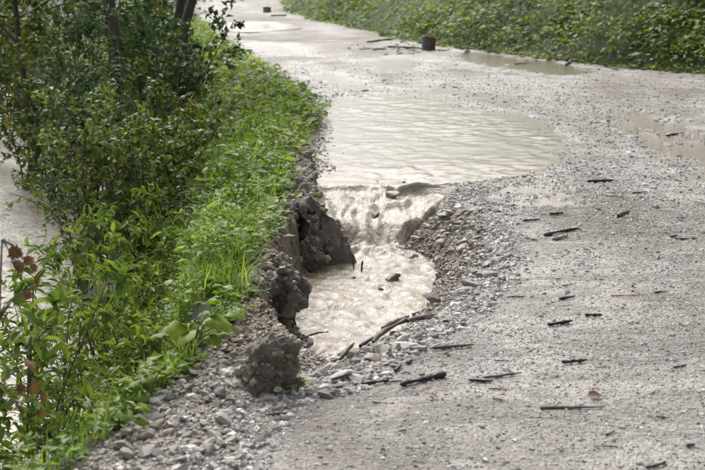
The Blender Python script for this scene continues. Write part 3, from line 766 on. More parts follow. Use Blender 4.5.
clod('earth_block', 'jagged broken soil block hanging beside the foot of the cascade', at(324, 243, 8.8), (.24, .2, .32), 33, 3.0, (0.15, 0.5, 0.15))
clod('earth_block', 'tall crumbling earth block standing at the left edge of the pool', at(276, 305, 6.95), (.31, .3, .52), 5, 3.0, (0.08, 0.06, 0.2))
clod('earth_block', 'broken soil chunk low on the dark wedge at the water line', at(309, 254, 8.45), (.2, .16, .22), 51, 2.6, (0.2, 0.2, 0.5))
clod('earth_block', 'broken soil chunk at the tip of the dark wedge by the cascade foot', at(327, 249, 8.6), (.17, .16, .22), 52, 2.6, (0.1, 0.4, 0.2))
clod('earth_block', 'big fallen earth clod at the near left corner of the hole', at(271, 372, 5.15), (.32, .28, .31), 12, 2.6, (0.2, 0.1, 0.5))
clod('earth_block', 'little soil lump at the left foot of the big fallen clod', at(240, 384, 5.2), (.14, .14, .10), 41, 2.5, (0, 0, 0.4))
clod('earth_block', 'little soil lump between the big fallen clod and the rim stones', at(303, 388, 5.2), (.12, .11, .09), 42, 2.5, (0, 0, 0.9))
clod('earth_block', 'small crumbled clod left of the big fallen clod', at(207, 361, 5.7) + np.array([0, 0, -.02]), (.20, .2, .11), 14, 2.4, (0, 0, 0.3))
clod('earth_block', 'earth lump under the dam of sticks at the near pool rim', at(368, 356, 5.75) + np.array([0, 0, -.03]), (.20, .2, .10), 15, 2.4, (0, 0, 0.1))

scatter_gravel()

# ------------------------------------------------------------------ sticks and driftwood
def stick(pts, r, mat, label, seed, lift=0.0, name='stick', group=None, fork=False, absolute=False, bend=0.05):
    rg = np.random.default_rng(seed)
    q = [np.asarray(p, float) for p in pts]
    seg = []
    for i in range(len(q) - 1):
        n = 7
        for k in range(n): seg.append(q[i] + (q[i + 1] - q[i]) * k / n)
    seg.append(q[-1]); seg = np.array(seg)
    Ltot = np.linalg.norm(seg[-1] - seg[0])
    w = bend * Ltot * np.cumsum(rg.standard_normal(len(seg))) / math.sqrt(len(seg))
    w -= np.linspace(w[0], w[-1], len(seg))
    dd = seg[-1] - seg[0]; pr = np.array([-dd[1], dd[0], 0]); pr /= np.linalg.norm(pr) + 1e-9
    seg = seg + pr[None] * w[:, None]
    if not absolute:
        g = terrain(seg[:, 0], seg[:, 1])
        g = np.linspace(g[0], g[-1], len(g)) * 0.5 + g * 0.5
        seg[:, 2] = g + r * 0.75 + lift + 0.003
    rad = r * (1 - 0.35 * np.linspace(0, 1, len(seg)) + 0.2 * rg.standard_normal(len(seg)).clip(-1.2, 1.2)); rad[0] *= 0.6; rad[-1] *= 0.45
    base = seg[0].copy()
    t = Tubes(); t.add(seg, rad, 8, True, 0.2, rg)
    if fork:
        i = len(seg) // 2; d = dd / (np.linalg.norm(dd) + 1e-9)
        e = seg[i] + d * Ltot * 0.18 + pr * Ltot * 0.16 + np.array([0, 0, r])
        t.add(np.linspace(seg[i], e, 4), np.linspace(r * 0.55, r * 0.3, 4), 6, True)
    o = obj(name, t.mesh(name, base), mat, None, tuple(base))
    return tag(o, label, 'stick', group)
B_, BR, TN = M['stick_black'], M['stick_brown'], M['stick_tan']
STICKS = [
    ((587, 184), (614, 183), 4.5, B_, 'dark stick with a tan stone under it, farthest of the road sticks', 1),
    ((632, 194.5), (648, 193), 2, BR, 'thin brown stick far right beyond the dark stick with the stone', 0),
    ((550, 216), (563, 215), 3.5, B_, 'short dark stick behind the long dark stick and its tan splinter', 0),
    ((523, 222), (540, 221), 3.5, B_, 'short dark stick nearest the flood water edge on the gravel', 0),
    ((593, 212), (601, 210), 2.5, BR, 'stubby brown twig between the far stick and the dark bark chunk', 0),
    ((618, 218), (629, 213), 6, BR, 'dark brown bark chunk lying right of the small twig', 0),
    ((544, 236), (579, 230.5), 4.5, B_, 'long dark stick beside a tan splinter in mid road', 1),
    ((552, 240), (569, 236.5), 3.5, TN, 'tan splinter lying against the long dark stick', 0),
    ((670, 237), (677.6, 235), 2.5, B_, 'short black stick of a crossed pair near the right edge', 0),
    ((675, 239.5), (690, 239), 2.2, B_, 'thin black stick of a crossed pair near the right edge', 0),
    ((562, 286), (573, 285), 1.8, BR, 'thin brown twig above the trio of black sticks', 0),
    ((559, 300.5), (575, 298), 4, B_, 'black stick at the top of the trio in mid road', 0),
    ((585, 316), (602, 317), 4.5, B_, 'black stick at the right of the trio in mid road', 0),
    ((548, 325), (573, 321.5), 6, B_, 'thick black stick at the bottom left of the trio in mid road', 0),
    ((611, 297), (645, 296.5), 1.6, TN, 'thin pale straw stick right of the black trio', 0),
    ((511, 296), (525, 296), 2, B_, 'thin dark twig left of the black trio near the rubble', 0),
    ((654, 294.5), (667, 293.5), 2.4, B_, 'small dark twig far right beyond the pale straw stick', 0),
    ((605, 197), (620, 198), 1.6, BR, 'thin brown twig just in front of the farthest dark stick', 0),
    ((433, 351), (474, 346.5), 6, BR, 'half brown half black driftwood piece right of the pool dam', 0),
    ((562, 363.5), (587, 361.5), 6, B_, 'smooth thick black stick alone on the open gravel', 0),
    ((468, 381.5), (493, 382.3), 4, B_, 'dark stick crossing a longer brown stick', 0),
    ((483, 378.5), (522, 373.5), 4, BR, 'brown stick crossing a shorter dark stick', 0),
    ((488, 389.5), (508, 390.5), 2.2, BR, 'thin brown twig in front of the crossing sticks', 0),
    ((493, 399), (506, 402.6), 3, TN, 'short orange brown splinter in front of the crossing sticks', 0),
    ((540, 410.5), (605, 408), 3.4, BR, 'longest thin brown stick on the near road', 1),
    ((646, 468.5), (666, 463), 6, BR, 'thick brown stick at the bottom right of the picture', 0),
    ((673, 369), (687, 366), 2.6, BR, 'small brown stick near the right edge of the near road', 0),
    ((656, 417), (667, 418), 2.6, BR, 'small brown twig right of the longest thin stick', 0),
    ((605, 435), (615, 432), 3, BR, 'stubby brown twig in front of the longest thin stick', 0),
    ((602, 445), (618, 446.6), 2.2, B_, 'thin dark twig below the stubby brown twig', 0),
    ((686, 447), (695, 446), 4, B_, 'dark wood bit near the bottom right corner', 0),
    ((494.5, 361), (509.5, 361), 1.8, B_, 'thin dark twig between the driftwood and the lone black stick', 0),
    ((361.5, 386.5), (388.5, 383), 6, B_, 'thick black stick nearest the rubble rim', 0),
    ((386, 384), (402, 382.5), 2, B_, 'thin black twig linking two thick black sticks', 0),
    ((395, 373.5), (402, 368.5), 5, B_, 'stubby black wood lump above the thick black sticks', 0),
    ((408, 366), (412, 362), 5, B_, 'tiny black wood lump beside the flat white stone', 0),
    ((266, 417.5), (290, 415), 3, B_, 'thin dark stick in front of the big fallen clod', 0),
    ((372, 402), (388, 403), 1.8, B_, 'very thin dark twig in front of the thick black sticks', 0),
    ((666, 136.5), (679, 135), 3, B_, 'dark stick on wet gravel by the right hand puddle', 0),
    ((367, 43), (394, 40), 2.6, BR, 'long brown stick left of the rusty can on the far road', 1),
    ((373, 51.5), (381, 50.5), 2.2, BR, 'short tan brown stick in front of the long far stick', 0),
    ((362, 92), (369, 91), 2.2, B_, 'small dark wood bit above the flood water', 0),
    ((388, 48), (421, 49.5), 2.6, BR, 'brown debris stick running to the foot of the rusty can', 1),
    ((565, 66), (572, 61), 3.2, B_, 'dark stump of wood at the foot of the right bank', 0),
    ((515, 64), (536, 62), 2.2, BR, 'brown debris stick along the right bank puddle', 1),
    ((271, 16.5), (287, 16), 2.0, BR, 'brown debris stick in front of the farthest can', 0),
]
for i, (a, b, th, mt, lab, fk) in enumerate(STICKS):
    pa, pb = P(*a), P(*b)
    sc = (pa[1] + pb[1]) / 2 / FPX
    stick([pa, pb], th * sc * 0.42, mt, lab, 200 + i, fork=bool(fk))
# the thick-ended black stick
pa, pm, pb = P(400.6, 388), P(426, 381.5), P(446, 377.5)
stick([pb, pm, pa], 0.013, B_, 'long black stick with a thick club end on the near gravel', 301)
# stick dam at the near rim of the pool (resting on the rubble)
for i, (a, b, th, mt, z0, z1, lab) in enumerate([
    ((339.5, 359.5), (354.5, 342.5), 5, B_, .03, .06, 'dark upright leaning stick at the left end of the dam'),
    ((360, 346), (374, 337), 5, B_, .05, .06, 'short black stick in the middle of the dam'),
    ((373, 342), (407, 317.5), 5.5, B_, .06, .02, 'long black wet branch of the dam with a grey sheen'),
    ((382, 328), (409, 316), 5, BR, .02, .02, 'brown branch behind the long black dam branch'),
    ((407, 321), (435, 314.5), 6, BR, .02, .0, 'thick brown log end at the right of the dam'),
    ((424, 318.5), (443, 316), 2.5, B_, .01, .0, 'thin black twig beyond the brown log end of the dam')]):
    pa, pb = P(*a, z0), P(*b, z1); sc = (pa[1] + pb[1]) / 2 / FPX
    stick([pa, pb], th * sc * 0.5, mt, lab, 320 + i, absolute=True, bend=0.03)
# twigs standing in the pool
pa = P(352.7, 270, POOL_Z); pb = PD(347.5, 244, pa[1] + 0.1)
stick([pa - np.array([0, 0, .04]), (pa + pb) / 2 + np.array([.012, 0, .01]), pb], 0.0045, B_, 'taller bent twig standing in the muddy pool', 341, absolute=True)
pa = P(361, 273, POOL_Z); pb = PD(362.5, 260.5, pa[1])
stick([pa - np.array([0, 0, .04]), pb], 0.006, B_, 'shorter upright twig standing in the muddy pool', 342, absolute=True)
pa = P(304, 338, -.22); pm = P(317, 332.5, -.2); pb = P(329, 331.5, -.24)
stick([pa, pm, pb], 0.005, B_, 'curved root twig sticking out of the tall earth block over water', 343, absolute=True)
pa = at(258, 274, 6.9); pb = at(273, 262, 6.95)
stick([pa + np.array([0, -.06, .02]), pb + np.array([0, -.06, .03])], 0.016, m_bark('orange_wood', (0.13, 0.05, 0.015), (0.32, 0.15, 0.035), .45, 40), 'orange brown rotten wood piece on the tall earth block', 344, absolute=True, bend=0.05)

# fallen leaves on the road
FL = [mesh_np('fallen_leaf', (lambda V: np.stack([V[:, 0] - .5, V[:, 1], V[:, 2] + 0.1 + 0.5 * V[:, 1] ** 2], 1))(LEAF8[0]), LEAF8[1], {'lv': np.full(8, lv)}, True) for lv in (0.1, 0.45, 0.9)]
for m_ in FL: m_.materials.append(M['fallen'])
for i, (px, py, w, v, lab) in enumerate([
    (586.6, 251, 9, 0, 'red brown fallen leaf below the long dark stick'), (634, 287, 7, 0, 'small red brown leaf right of mid road'),
    (585, 204, 6, 0, 'tiny red leaf near the farthest dark stick'), (573.5, 273, 6, 1, 'tiny brown leaf above the black trio'),
    (595, 398, 18, 0, 'curled dark brown leaf above the longest thin stick'), (434, 397, 11, 1, 'reddish leaf in front of the club ended stick'),
    (637, 130, 7, 2, 'orange leaf by the right hand puddle'), (680, 145, 6, 1, 'brown leaf on wet gravel at the right'),
    (560, 97, 5, 1, 'tiny brown leaf beyond the flood water'), (648, 224, 5, 1, 'tiny brown leaf right of the bark chunk')]):
    q = P(px, py); h = T1(q[0], q[1]); o = obj('fallen_leaf', FL[v]); s = w / FPX * q[1]
    o.location = (q[0], q[1], h + 0.006); o.scale = (s, s * 0.75, s * 0.8); o.rotation_euler = (0.2, -0.1, SR.uniform(-0.5, 0.5))
    tag(o, lab, 'leaf')

# ------------------------------------------------------------------ crumbs of bark and twig washed over the road
def litter():
    rg = np.random.default_rng(505); t = Tubes()
    def bit(x, y, L, r):
        a = rg.normal(0, .5); z = T1(x, y) + r + .002
        d = np.array([math.cos(a), math.sin(a), rg.normal(0, .05)]) * L / 2; c = np.array([x, y, z])
        t.add(np.array([c - d, c + np.array([rg.normal(0, .1) * L, rg.normal(0, .1) * L, 0]), c + d]), np.array([.5, 1, .4]) * r, 5, True, .3, rg)
    for _ in range(330):
        y = 4.2 * (20 / 4.2) ** rg.random(); x = rg.uniform(-.2, .3 * y + .2)
        if x < float(Lf(y)) + .5 or x > float(Rf(y)) - .1 or sdf(RIM, np.array([x]), np.array([y]))[0] < .1 or sdf(PUDDLES[0][0], np.array([x]), np.array([y]))[0] < .1: continue
        k = min(max(y / 7, .8), 2); bit(x, y, rg.uniform(.008, .035) * k, rg.uniform(.0015, .004) * k)
    for _ in range(170):
        y = rg.uniform(16, 26); x = float(Rf(y)) - abs(rg.normal(0, .3)) - .02; bit(x, y, rg.uniform(.03, .14), rg.uniform(.004, .012))
    for _ in range(60):
        q = P(rg.normal(405, 22), rg.normal(50, 2.5)); bit(q[0], q[1], rg.uniform(.03, .12), rg.uniform(.004, .01))
    tag(obj('bark_litter', t.mesh('bark_litter'), M['stick_brown']), 'fine dark crumbs of bark and twig washed across the road', 'litter', kind='stuff')
litter()

# ------------------------------------------------------------------ cans by the far road
def can(name, label, px, py, r, h, colA, colB, seed, tilt):
    m, nt = mat_new(name); p = objc(nt)
    sp = nt.nodes.new('ShaderNodeSeparateXYZ'); LK(nt, p, sp.inputs[0])
    f = math_n(nt, 'ADD', math_n(nt, 'MULTIPLY', sp.outputs[0], 5.0), math_n(nt, 'MULTIPLY', noise_n(nt, p, 11, 6, .7), 2.4))
    c = ramp(nt, math_n(nt, 'MULTIPLY', f, 0.5), [(0.42, colA), (0.58, colB), (1.0, (0.09, 0.045, 0.025))])
    finish(nt, c, 0.6, bump(nt, noise_n(nt, p, 60, 4), 0.4, 0.004))
    m2 = m_bark(name + '_rust', (0.05, 0.025, 0.014), (0.17, 0.085, 0.045), 0.7, 50)
    q = P(px, py); z = T1(q[0], q[1]); e = empty(name, (q[0], q[1], z - 0.004)); e.rotation_euler = tilt
    tag(e, label, 'can')
    n = 28; rg = np.random.default_rng(seed); th = np.arange(n) / n * 2 * math.pi
    prof = [(0.0, 0.004), (r * .97, 0.0), (r, 0.006), (r * 1.0, h * .33), (r * 1.025, h * .36), (r * 1.0, h * .39), (r, h * .66), (r * 1.025, h * .69), (r, h * .72), (r, h), (r * .95, h), (r * .95, 0.012), (0.0, 0.010)]
    den = 1 + 0.03 * np.sin(th * 2 + 1) + 0.015 * np.sin(th * 5)
    V = np.array([[[a * d * math.cos(t), a * d * math.sin(t), b] for t, d in zip(th, den)] for a, b in prof]).reshape(-1, 3)
    i = np.arange(len(prof) - 1)[:, None] * n + np.arange(n)[None]; j = np.arange(len(prof) - 1)[:, None] * n + (np.arange(n)[None] + 1) % n
    obj('body', mesh_np('body', V, np.stack([i, j, j + n, i + n], -1).reshape(-1, 4), None, False), m, e)
    t = Tubes(); ring = [[r * 1.0 * d * math.cos(a), r * d * math.sin(a), h] for a, d in zip(np.append(th, th[0]), np.append(den, den[0]))]
    t.add(ring, r * 0.06, 6, False); obj('rim', t.mesh('rim'), m2, e)
    return e
can('metal_can', 'small rusty blue metal can standing at the foot of the right bank', 428.5, 50, 0.115, 0.21, (0.085, 0.12, 0.155), (0.11, 0.05, 0.03), 1, (0.02, 0.03, 0.2))
can('metal_can', 'low blue and brown can stub on the farthest road stretch', 267, 12.5, 0.11, 0.12, (0.15, 0.17, 0.19), (0.19, 0.12, 0.09), 2, (0.05, -0.08, 1.0))

# ------------------------------------------------------------------ vegetation
def rand_unit(rg, n):
    v = rg.standard_normal((n, 3)); return v / np.linalg.norm(v, axis=1)[:, None]
def curve_path(p0, d0, L, n, rg, wob=0.18, up=0.0):
    p = [np.array(p0, float)]; d = np.array(d0, float); d /= np.linalg.norm(d)
    for i in range(n):
        d = d + rg.standard_normal(3) * wob * 0.6 + np.array([0, 0, up]); d /= np.linalg.norm(d)
        p.append(p[-1] + d * L / n)
    return np.array(p)
def shrub(label, base, H, spread, nst, leafL, leafW, mat, seed, tpl=LEAF5, per=11, nbr=8, ntw=4, cat='shrub', name='shrub', loose=0, group=None,
          stem_r=0.012, trunk=False, droop=0.15, lvb=0.0, first=0.15, stemmat=None, lean=(0, 0), brl=0.38):
    rg = np.random.default_rng(seed); base = np.array(base, float)
    e = empty(name, tuple(base)); tag(e, label, cat, group)
    LP, LD, LN, LL, LV = [], [], [], [], []
    for s in range(nst):
        az = rg.uniform(0, 2 * math.pi); k = spread / H
        d0 = np.array([math.cos(az) * k * rg.uniform(0.15, 0.7) + lean[0], math.sin(az) * k * rg.uniform(0.15, 0.7) + lean[1], 1])
        L = H * rg.uniform(0.75, 1.05)
        st = curve_path(base + np.array([rg.normal(0, .04), rg.normal(0, .04), -0.05]) * (0 if trunk else 1), d0, L, 10, rg, 0.13, 0.02)
        t = Tubes(); t.add(st, np.linspace(stem_r, stem_r * 0.25, len(st)), 7 if trunk else 5, True)
        for b in range(nbr):
            u = rg.uniform(first, 1.0); i = min(int(u * 10), 9); p = st[i] + (st[i + 1] - st[i]) * (u * 10 - i)
            az = rg.uniform(0, 6.28)
            bd = np.array([math.cos(az), math.sin(az), rg.uniform(0.1, 0.9)])
            bl = H * brl * rg.uniform(0.5, 1.1) * (1.15 - 0.55 * u) * (0.4 + spread / H)
            br = curve_path(p, bd, bl, 6, rg, 0.22, 0.03)
            r0 = stem_r * (1 - .75 * u) * 0.5
            t.add(br, np.linspace(r0, r0 * 0.35, len(br)), 4, False)
            for w in range(ntw):
                i = rg.integers(1, 6); tp = br[i]
                td = (br[i] - br[i - 1]); td = td / np.linalg.norm(td) + rand_unit(rg, 1)[0] * 0.9; td[2] += 0.1
                tw = curve_path(tp, td, bl * rg.uniform(0.25, 0.55), 4, rg, 0.25, 0.0)
                if not trunk or w < 3: t.add(tw, np.linspace(r0 * 0.45, r0 * 0.2, len(tw)), 3, False)
                n = max(3, int(per * rg.uniform(0.6, 1.3)))
                uu = np.sort(rg.random(n)) * 3.999; ii = uu.astype(int)
                pp = tw[ii] + (tw[ii + 1] - tw[ii]) * (uu - ii)[:, None]
                ax = tw[-1] - tw[0]; ax = ax / np.linalg.norm(ax)
                sd = rand_unit(rg, n); dd = ax[None] * 0.55 + sd * 0.8; dd[:, 2] -= droop
                nn = np.array([0, 0, 1.0])[None] + rand_unit(rg, n) * 0.75
                LP.append(pp); LD.append(dd); LN.append(nn)
                LL.append(leafL * (0.5 + 0.95 * rg.random(n) ** 1.5)); LV.append(rg.beta(1.7, 1.7, n) + lvb + rg.normal(0, 0.1))
        obj('trunk' if trunk else 'stem', t.mesh('stem', base), stemmat or M['stem'], e)
    LP, LD, LN, LL, LV = [np.concatenate(a) for a in (LP, LD, LN, LL, LV)]
    idx = np.arange(len(LP)); 
    if loose:                                       # the leaves that show largest are parts of their own
        sc = LL / np.maximum(LP[:, 1], 1) + rg.random(len(LP)) * 0.004
        pick = np.argsort(-sc)[:loose]; rest = np.setdiff1d(idx, pick)
        if mat.name + tpl[0].shape.__str__() not in LEAFLIB:
            LEAFLIB[mat.name + tpl[0].shape.__str__()] = []
            for q in range(6):
                tv = tpl[0].copy(); tv[:, 2] *= (0.5 + 0.4 * q)
                me = mesh_np('leaf', tv, tpl[1], {'lv': np.full(len(tv), 0.1 + 0.16 * q)}, False); me.materials.append(mat)
                LEAFLIB[mat.name + tpl[0].shape.__str__()].append(me)
        lib = LEAFLIB[mat.name + tpl[0].shape.__str__()]
        from mathutils import Matrix
        for i in pick:
            o = obj('leaf', lib[int(np.clip(LV[i], 0, .999) * 6)], None, e)
            dx = Vector(LD[i]).normalized(); sy = Vector(LN[i]).cross(dx).normalized(); nz = dx.cross(sy)
            m = Matrix((dx, sy, nz)).transposed().to_4x4()
            o.matrix_local = Matrix.Translation(Vector(LP[i] - base)) @ m @ Matrix.Diagonal((LL[i], LL[i] * leafW / leafL, LL[i], 1))
    else: rest = idx
    fo = obj('crown' if trunk else 'foliage', leaves_mesh('foliage', LP[rest], LD[rest], LN[rest], LL[rest], LL[rest] * leafW / leafL, LV[rest], tpl, base), mat, e)
    fo['kind'] = 'stuff'
    return e
LEAFLIB = {}
def ground_at(px, Y, dz=0.0):
    x = (px - PW / 2) / FPX * math.hypot(Y, 1.7) ; z = T1(x, Y)
    return np.array([x, Y, max(z, -1.0) + dz])

# dark middle shrubs on the bank
shrub('dense dark glossy shrub in the middle of the river bank', ground_at(128, 10.2), 1.75, 0.85, 10, .052, .032, M['leaf_dark'], 11, per=11, nbr=11)
shrub('dark broad leaved shrub beside the grass verge', ground_at(168, 10.8), 1.0, 0.5, 8, .05, .034, M['leaf_dark'], 12, per=13, nbr=9, lvb=-.05)
shrub('dark shrub leaning over the river on the left', ground_at(78, 10.8), 1.7, 0.75, 8, .05, .03, M['leaf_dark'], 13, per=9, nbr=10, lvb=.05)
shrub('shrub with bluish leaves at the left of the tree trunks', ground_at(95, 13.2), 2.3, 0.9, 8, .07, .04, M['leaf_blue'], 14, per=11, nbr=11)
shrub('tall bluish shrub between the trunks and the verge', ground_at(165, 13.8), 2.0, 0.8, 8, .07, .042, M['leaf_blue'], 15, per=11, nbr=11)
shrub('small bluish shrub close to the far road edge', ground_at(182, 16.6), 1.4, 0.55, 6, .07, .045, M['leaf_blue'], 16, per=10, nbr=10)
shrub('olive yellow shrub over the river at the far left', ground_at(28, 15.5), 2.0, 0.9, 8, .07, .042, M['leaf_olive'], 17, per=10, nbr=10)
shrub('dark shrub at the far left picture edge', ground_at(-12, 17.5), 2.4, 1.0, 7, .075, .045, M['leaf_dark'], 18, per=10, nbr=10)
shrub('olive shrub behind the bluish shrub on the bank', ground_at(60, 17.5), 2.5, 1.1, 8, .08, .05, M['leaf_olive'], 19, per=10, nbr=10, lvb=-.15)
shrub('dark green shrub behind the two tree trunks', ground_at(125, 18.5), 2.6, 1.1, 8, .08, .05, M['leaf_dark'], 20, per=10, nbr=10, lvb=.1)
shrub('dim green shrub behind the far verge', ground_at(168, 20.5), 2.3, 0.9, 7, .08, .05, M['leaf_dark'], 21, per=10, nbr=10)
shrub('farthest dark shrub over the river', ground_at(20, 22), 3.0, 1.4, 8, .09, .055, M['leaf_dark'], 22, per=10, nbr=11)
shrub('farthest green shrub on the bank behind the trunks', ground_at(95, 23.5), 3.0, 1.4, 8, .09, .055, M['leaf_blue'], 23, per=10, nbr=11)
shrub('dark shrub near the far road bend', ground_at(160, 26), 2.6, 1.1, 7, .09, .055, M['leaf_dark'], 24, per=10, nbr=10)
# trees whose trunks show at the top left
def tree(label, px, Y, H, r, mat, seed):
    b = ground_at(px, Y)
    return shrub(label, b, H, H * 0.42, 1, .085, .052, mat, seed, per=14, nbr=34, ntw=7, cat='tree', name='tree', stem_r=r, trunk=True, first=0.34, stemmat=M['bark'], brl=0.42)
tree('thin dark tree trunk rising left of its twin behind the shrubs', 113, 15.0, 6.2, .085, M['leaf_dark'], 31)
tree('dark tree trunk nearer the road at the top left', 152, 16.0, 6.6, .075, M['leaf_olive'], 32)
tree('slender tree stem at the far left over the river', 38, 16.5, 5.5, .05, M['leaf_dark'], 33)
tree('thick dark trunk just left of the far road', 164, 19.0, 7.0, .07, M['leaf_dark'], 34)
# pale willow like shrubs near the viewer
shrub('pale willow shrub with narrow leaves below the broad leaf plants', ground_at(108, 7.2), 1.2, 0.6, 6, .062, .022, M['leaf_willow'], 41, LEAF8, per=7, nbr=8, loose=180, lvb=.05, stem_r=.008)
shrub('willow shrub over the pale river at the lower left', ground_at(58, 6.6), 1.1, 0.5, 5, .062, .024, M['leaf_willow'], 42, LEAF8, per=6, nbr=7, loose=170, stem_r=.008)
shrub('low willow shrub just left of the rubble shoulder', ground_at(140, 6.4), 0.8, 0.4, 6, .058, .024, M['leaf_willow'], 43, LEAF8, per=7, nbr=6, loose=140, lvb=.1, stem_r=.007)
shrub('willow shrub standing in front of the dark bank shrub', ground_at(95, 8.6), 1.0, 0.55, 7, .07, .024, M['leaf_willow'], 44, LEAF8, per=9, nbr=7, loose=120, lvb=-.05, stem_r=.008)
shrub('drooping branch shrub nearest the left picture edge', ground_at(8, 5.6), 1.6, 0.5, 4, .075, .034, M['leaf_willow'], 45, LEAF8, per=7, nbr=6, loose=150, stem_r=.008, lvb=-.05)
shrub('upright willow wand shrub at the lower left river edge', ground_at(30, 7.4), 1.1, 0.45, 4, .07, .024, M['leaf_willow'], 46, LEAF8, per=8, nbr=6, loose=100, stem_r=.008)
for k_, (px, Y, H, sp, ns, lab) in enumerate([
    (22, 5.5, 1.05, .45, 4, 'airy willow shrub at the lower left picture edge'),
    (72, 5.7, 0.9, .45, 3, 'airy willow shrub between the picture edge and the rubble shoulder'),
    (48, 4.9, 0.7, .4, 3, 'low willow shrub in the bottom left corner'),
    (128, 7.6, 1.05, .5, 5, 'leafy willow shrub left of the grassy verge'),
    (158, 8.4, 0.85, .45, 7, 'willow shrub beside the verge in front of the dark shrub'),
    (118, 5.6, 0.5, .3, 6, 'small willow bush hugging the left edge of the rubble shoulder')]):
    shrub(lab, ground_at(px, Y), H, sp, ns, .06, .023, M['leaf_willow'], 140 + k_, LEAF8, per=7, nbr=7, loose=110, lvb=(-.12, .05, 0, .1, -.1, .1)[k_], stem_r=.007)
for k_, (px, Y, H, sp, mt, lab) in enumerate([
    (-8, 19.5, 2.6, 1.3, 'leaf_dark', 'low dark shrub mass at the far left water edge'), (30, 20.5, 2.5, 1.2, 'leaf_olive', 'yellowish shrub beside the far left dark shrub'),
    (58, 14.6, 1.7, .8, 'leaf_dark', 'mid green shrub leaning out over the river'), (140, 12.0, 1.9, .8, 'leaf_olive', 'olive tinted shrub rising through the dark bank shrubs'),
    (100, 11.6, 1.6, .8, 'leaf_blue', 'bluish shrub half hidden by the dark glossy shrub'),
    (-30, 24, 3.2, 1.6, 'leaf_dark', 'tall dark shrub behind the far left water edge')]):
    shrub(lab, ground_at(px, Y), H, sp, 8, .062, .036, M[mt], 160 + k_, per=9, nbr=10, first=0.04)
# sapling with rusty lobed leaves, close to the lens
LOB = lobed_leaf()
def sapling():
    b = np.array([-1.02, 3.9, max(T1(-1.02, 3.9), -1.0)])
    e = empty('sapling', tuple(b)); tag(e, 'sapling with rusty brown lobed leaves closest to the lens at left', 'sapling')
    rg = np.random.default_rng(77); t = Tubes()
    tips = [PD(30, 384, 4.0), PD(18, 410, 3.95), PD(24, 262, 4.1), PD(8, 250, 4.15), PD(12, 300, 4.05), PD(40, 398, 4.0), PD(6, 372, 4.0), PD(34, 282, 4.1), PD(22, 292, 4.1), PD(14, 268, 4.15), PD(30, 268, 4.1), PD(16, 390, 4.0), PD(26, 366, 4.05), PD(38, 412, 4.0)]
    top = PD(2, 240, 4.1); mid = PD(-14, 400, 4.0)
    st = np.array([b - np.array([0, 0, .05]), (b + mid) / 2 + np.array([-.02, 0, 0]), mid, (mid + top) / 2 + np.array([.015, 0, 0]), top])
    t.add(st, np.linspace(.009, .003, 5), 6, True)
    for q in tips:
        i = np.argmin(np.linalg.norm(st - q, axis=1)); t.add(np.array([st[i], (st[i] + q) / 2 + np.array([0, 0, .02]), q]), [.003, .002, .0012], 4, False)
    obj('stem', t.mesh('stem', b), M['stem'], e)
    for k, q in enumerate(tips):
        s = rg.uniform(0.028, 0.052); me = mesh_np('leaf', LOB[0], LOB[1], {'lv': np.clip(LOB[0][:, 0] * 0.6 + rg.uniform(-.1, .4) + 0.2 * rg.standard_normal(len(LOB[0])), 0, 1)}, False)
        o = obj('leaf', me, M['leaf_rust'] if k not in (4, 6) else M['leaf_olive'], e); o.location = tuple(q - b); o.scale = (s, s, s)
        o.rotation_euler = (rg.uniform(0.7, 1.5), rg.uniform(-.4, .4), rg.uniform(-1.2, 1.2))
sapling()

# broad-leaf plants (butterbur like): each leaf a part
RL = [round_leaf(16, 0.4, i) for i in range(4)]
def broad_plant(label, base, n, size, hgt, seed, spread=0.12, mat=None, elong=1.0):
    rg = np.random.default_rng(seed); base = np.array(base, float); e = empty('broadleaf_plant', tuple(base)); tag(e, label, 'plant')
    for k in range(n):
        az = rg.uniform(0, 6.28); r = spread * rg.uniform(0.3, 1.0)
        tip = np.array([math.cos(az) * r, math.sin(az) * r, hgt * rg.uniform(0.5, 1.1)])
        t = Tubes(); t.add(np.array([[0, 0, -.02], tip * np.array([.35, .35, .65]), tip]), [.004, .0035, .0025], 5, False)
        st = obj('stalk', t.mesh('stalk'), M['stem_green'], e)
        s = size * rg.uniform(0.65, 1.1); tv, tf = RL[k % 4]; v = tv.copy(); v[:, 0] -= 0.12; v[:, 1] /= elong
        me = mesh_np('leaf', v, tf, {'lv': np.clip(rg.uniform(0.1, 0.9) + 0.12 * rg.standard_normal(len(v)), 0, 1)}, True)
        o = obj('leaf', me, mat or M['leaf_big'], e); o.location = tuple(tip); o.scale = (s, s, s)
        o.rotation_euler = (rg.normal(0, .3), rg.uniform(0.0, 0.55), az)
M['stem_green'] = m_bark('green_stalk', (0.05, 0.08, 0.02), (0.10, 0.14, 0.035), 0.5)
def on(px, py):
    q = P(px, py, 0)
    for _ in range(6): q = P(px, py, max(T1(q[0], q[1]), -1.0))
    return np.array([q[0], q[1], max(T1(q[0], q[1]), -1.0)])
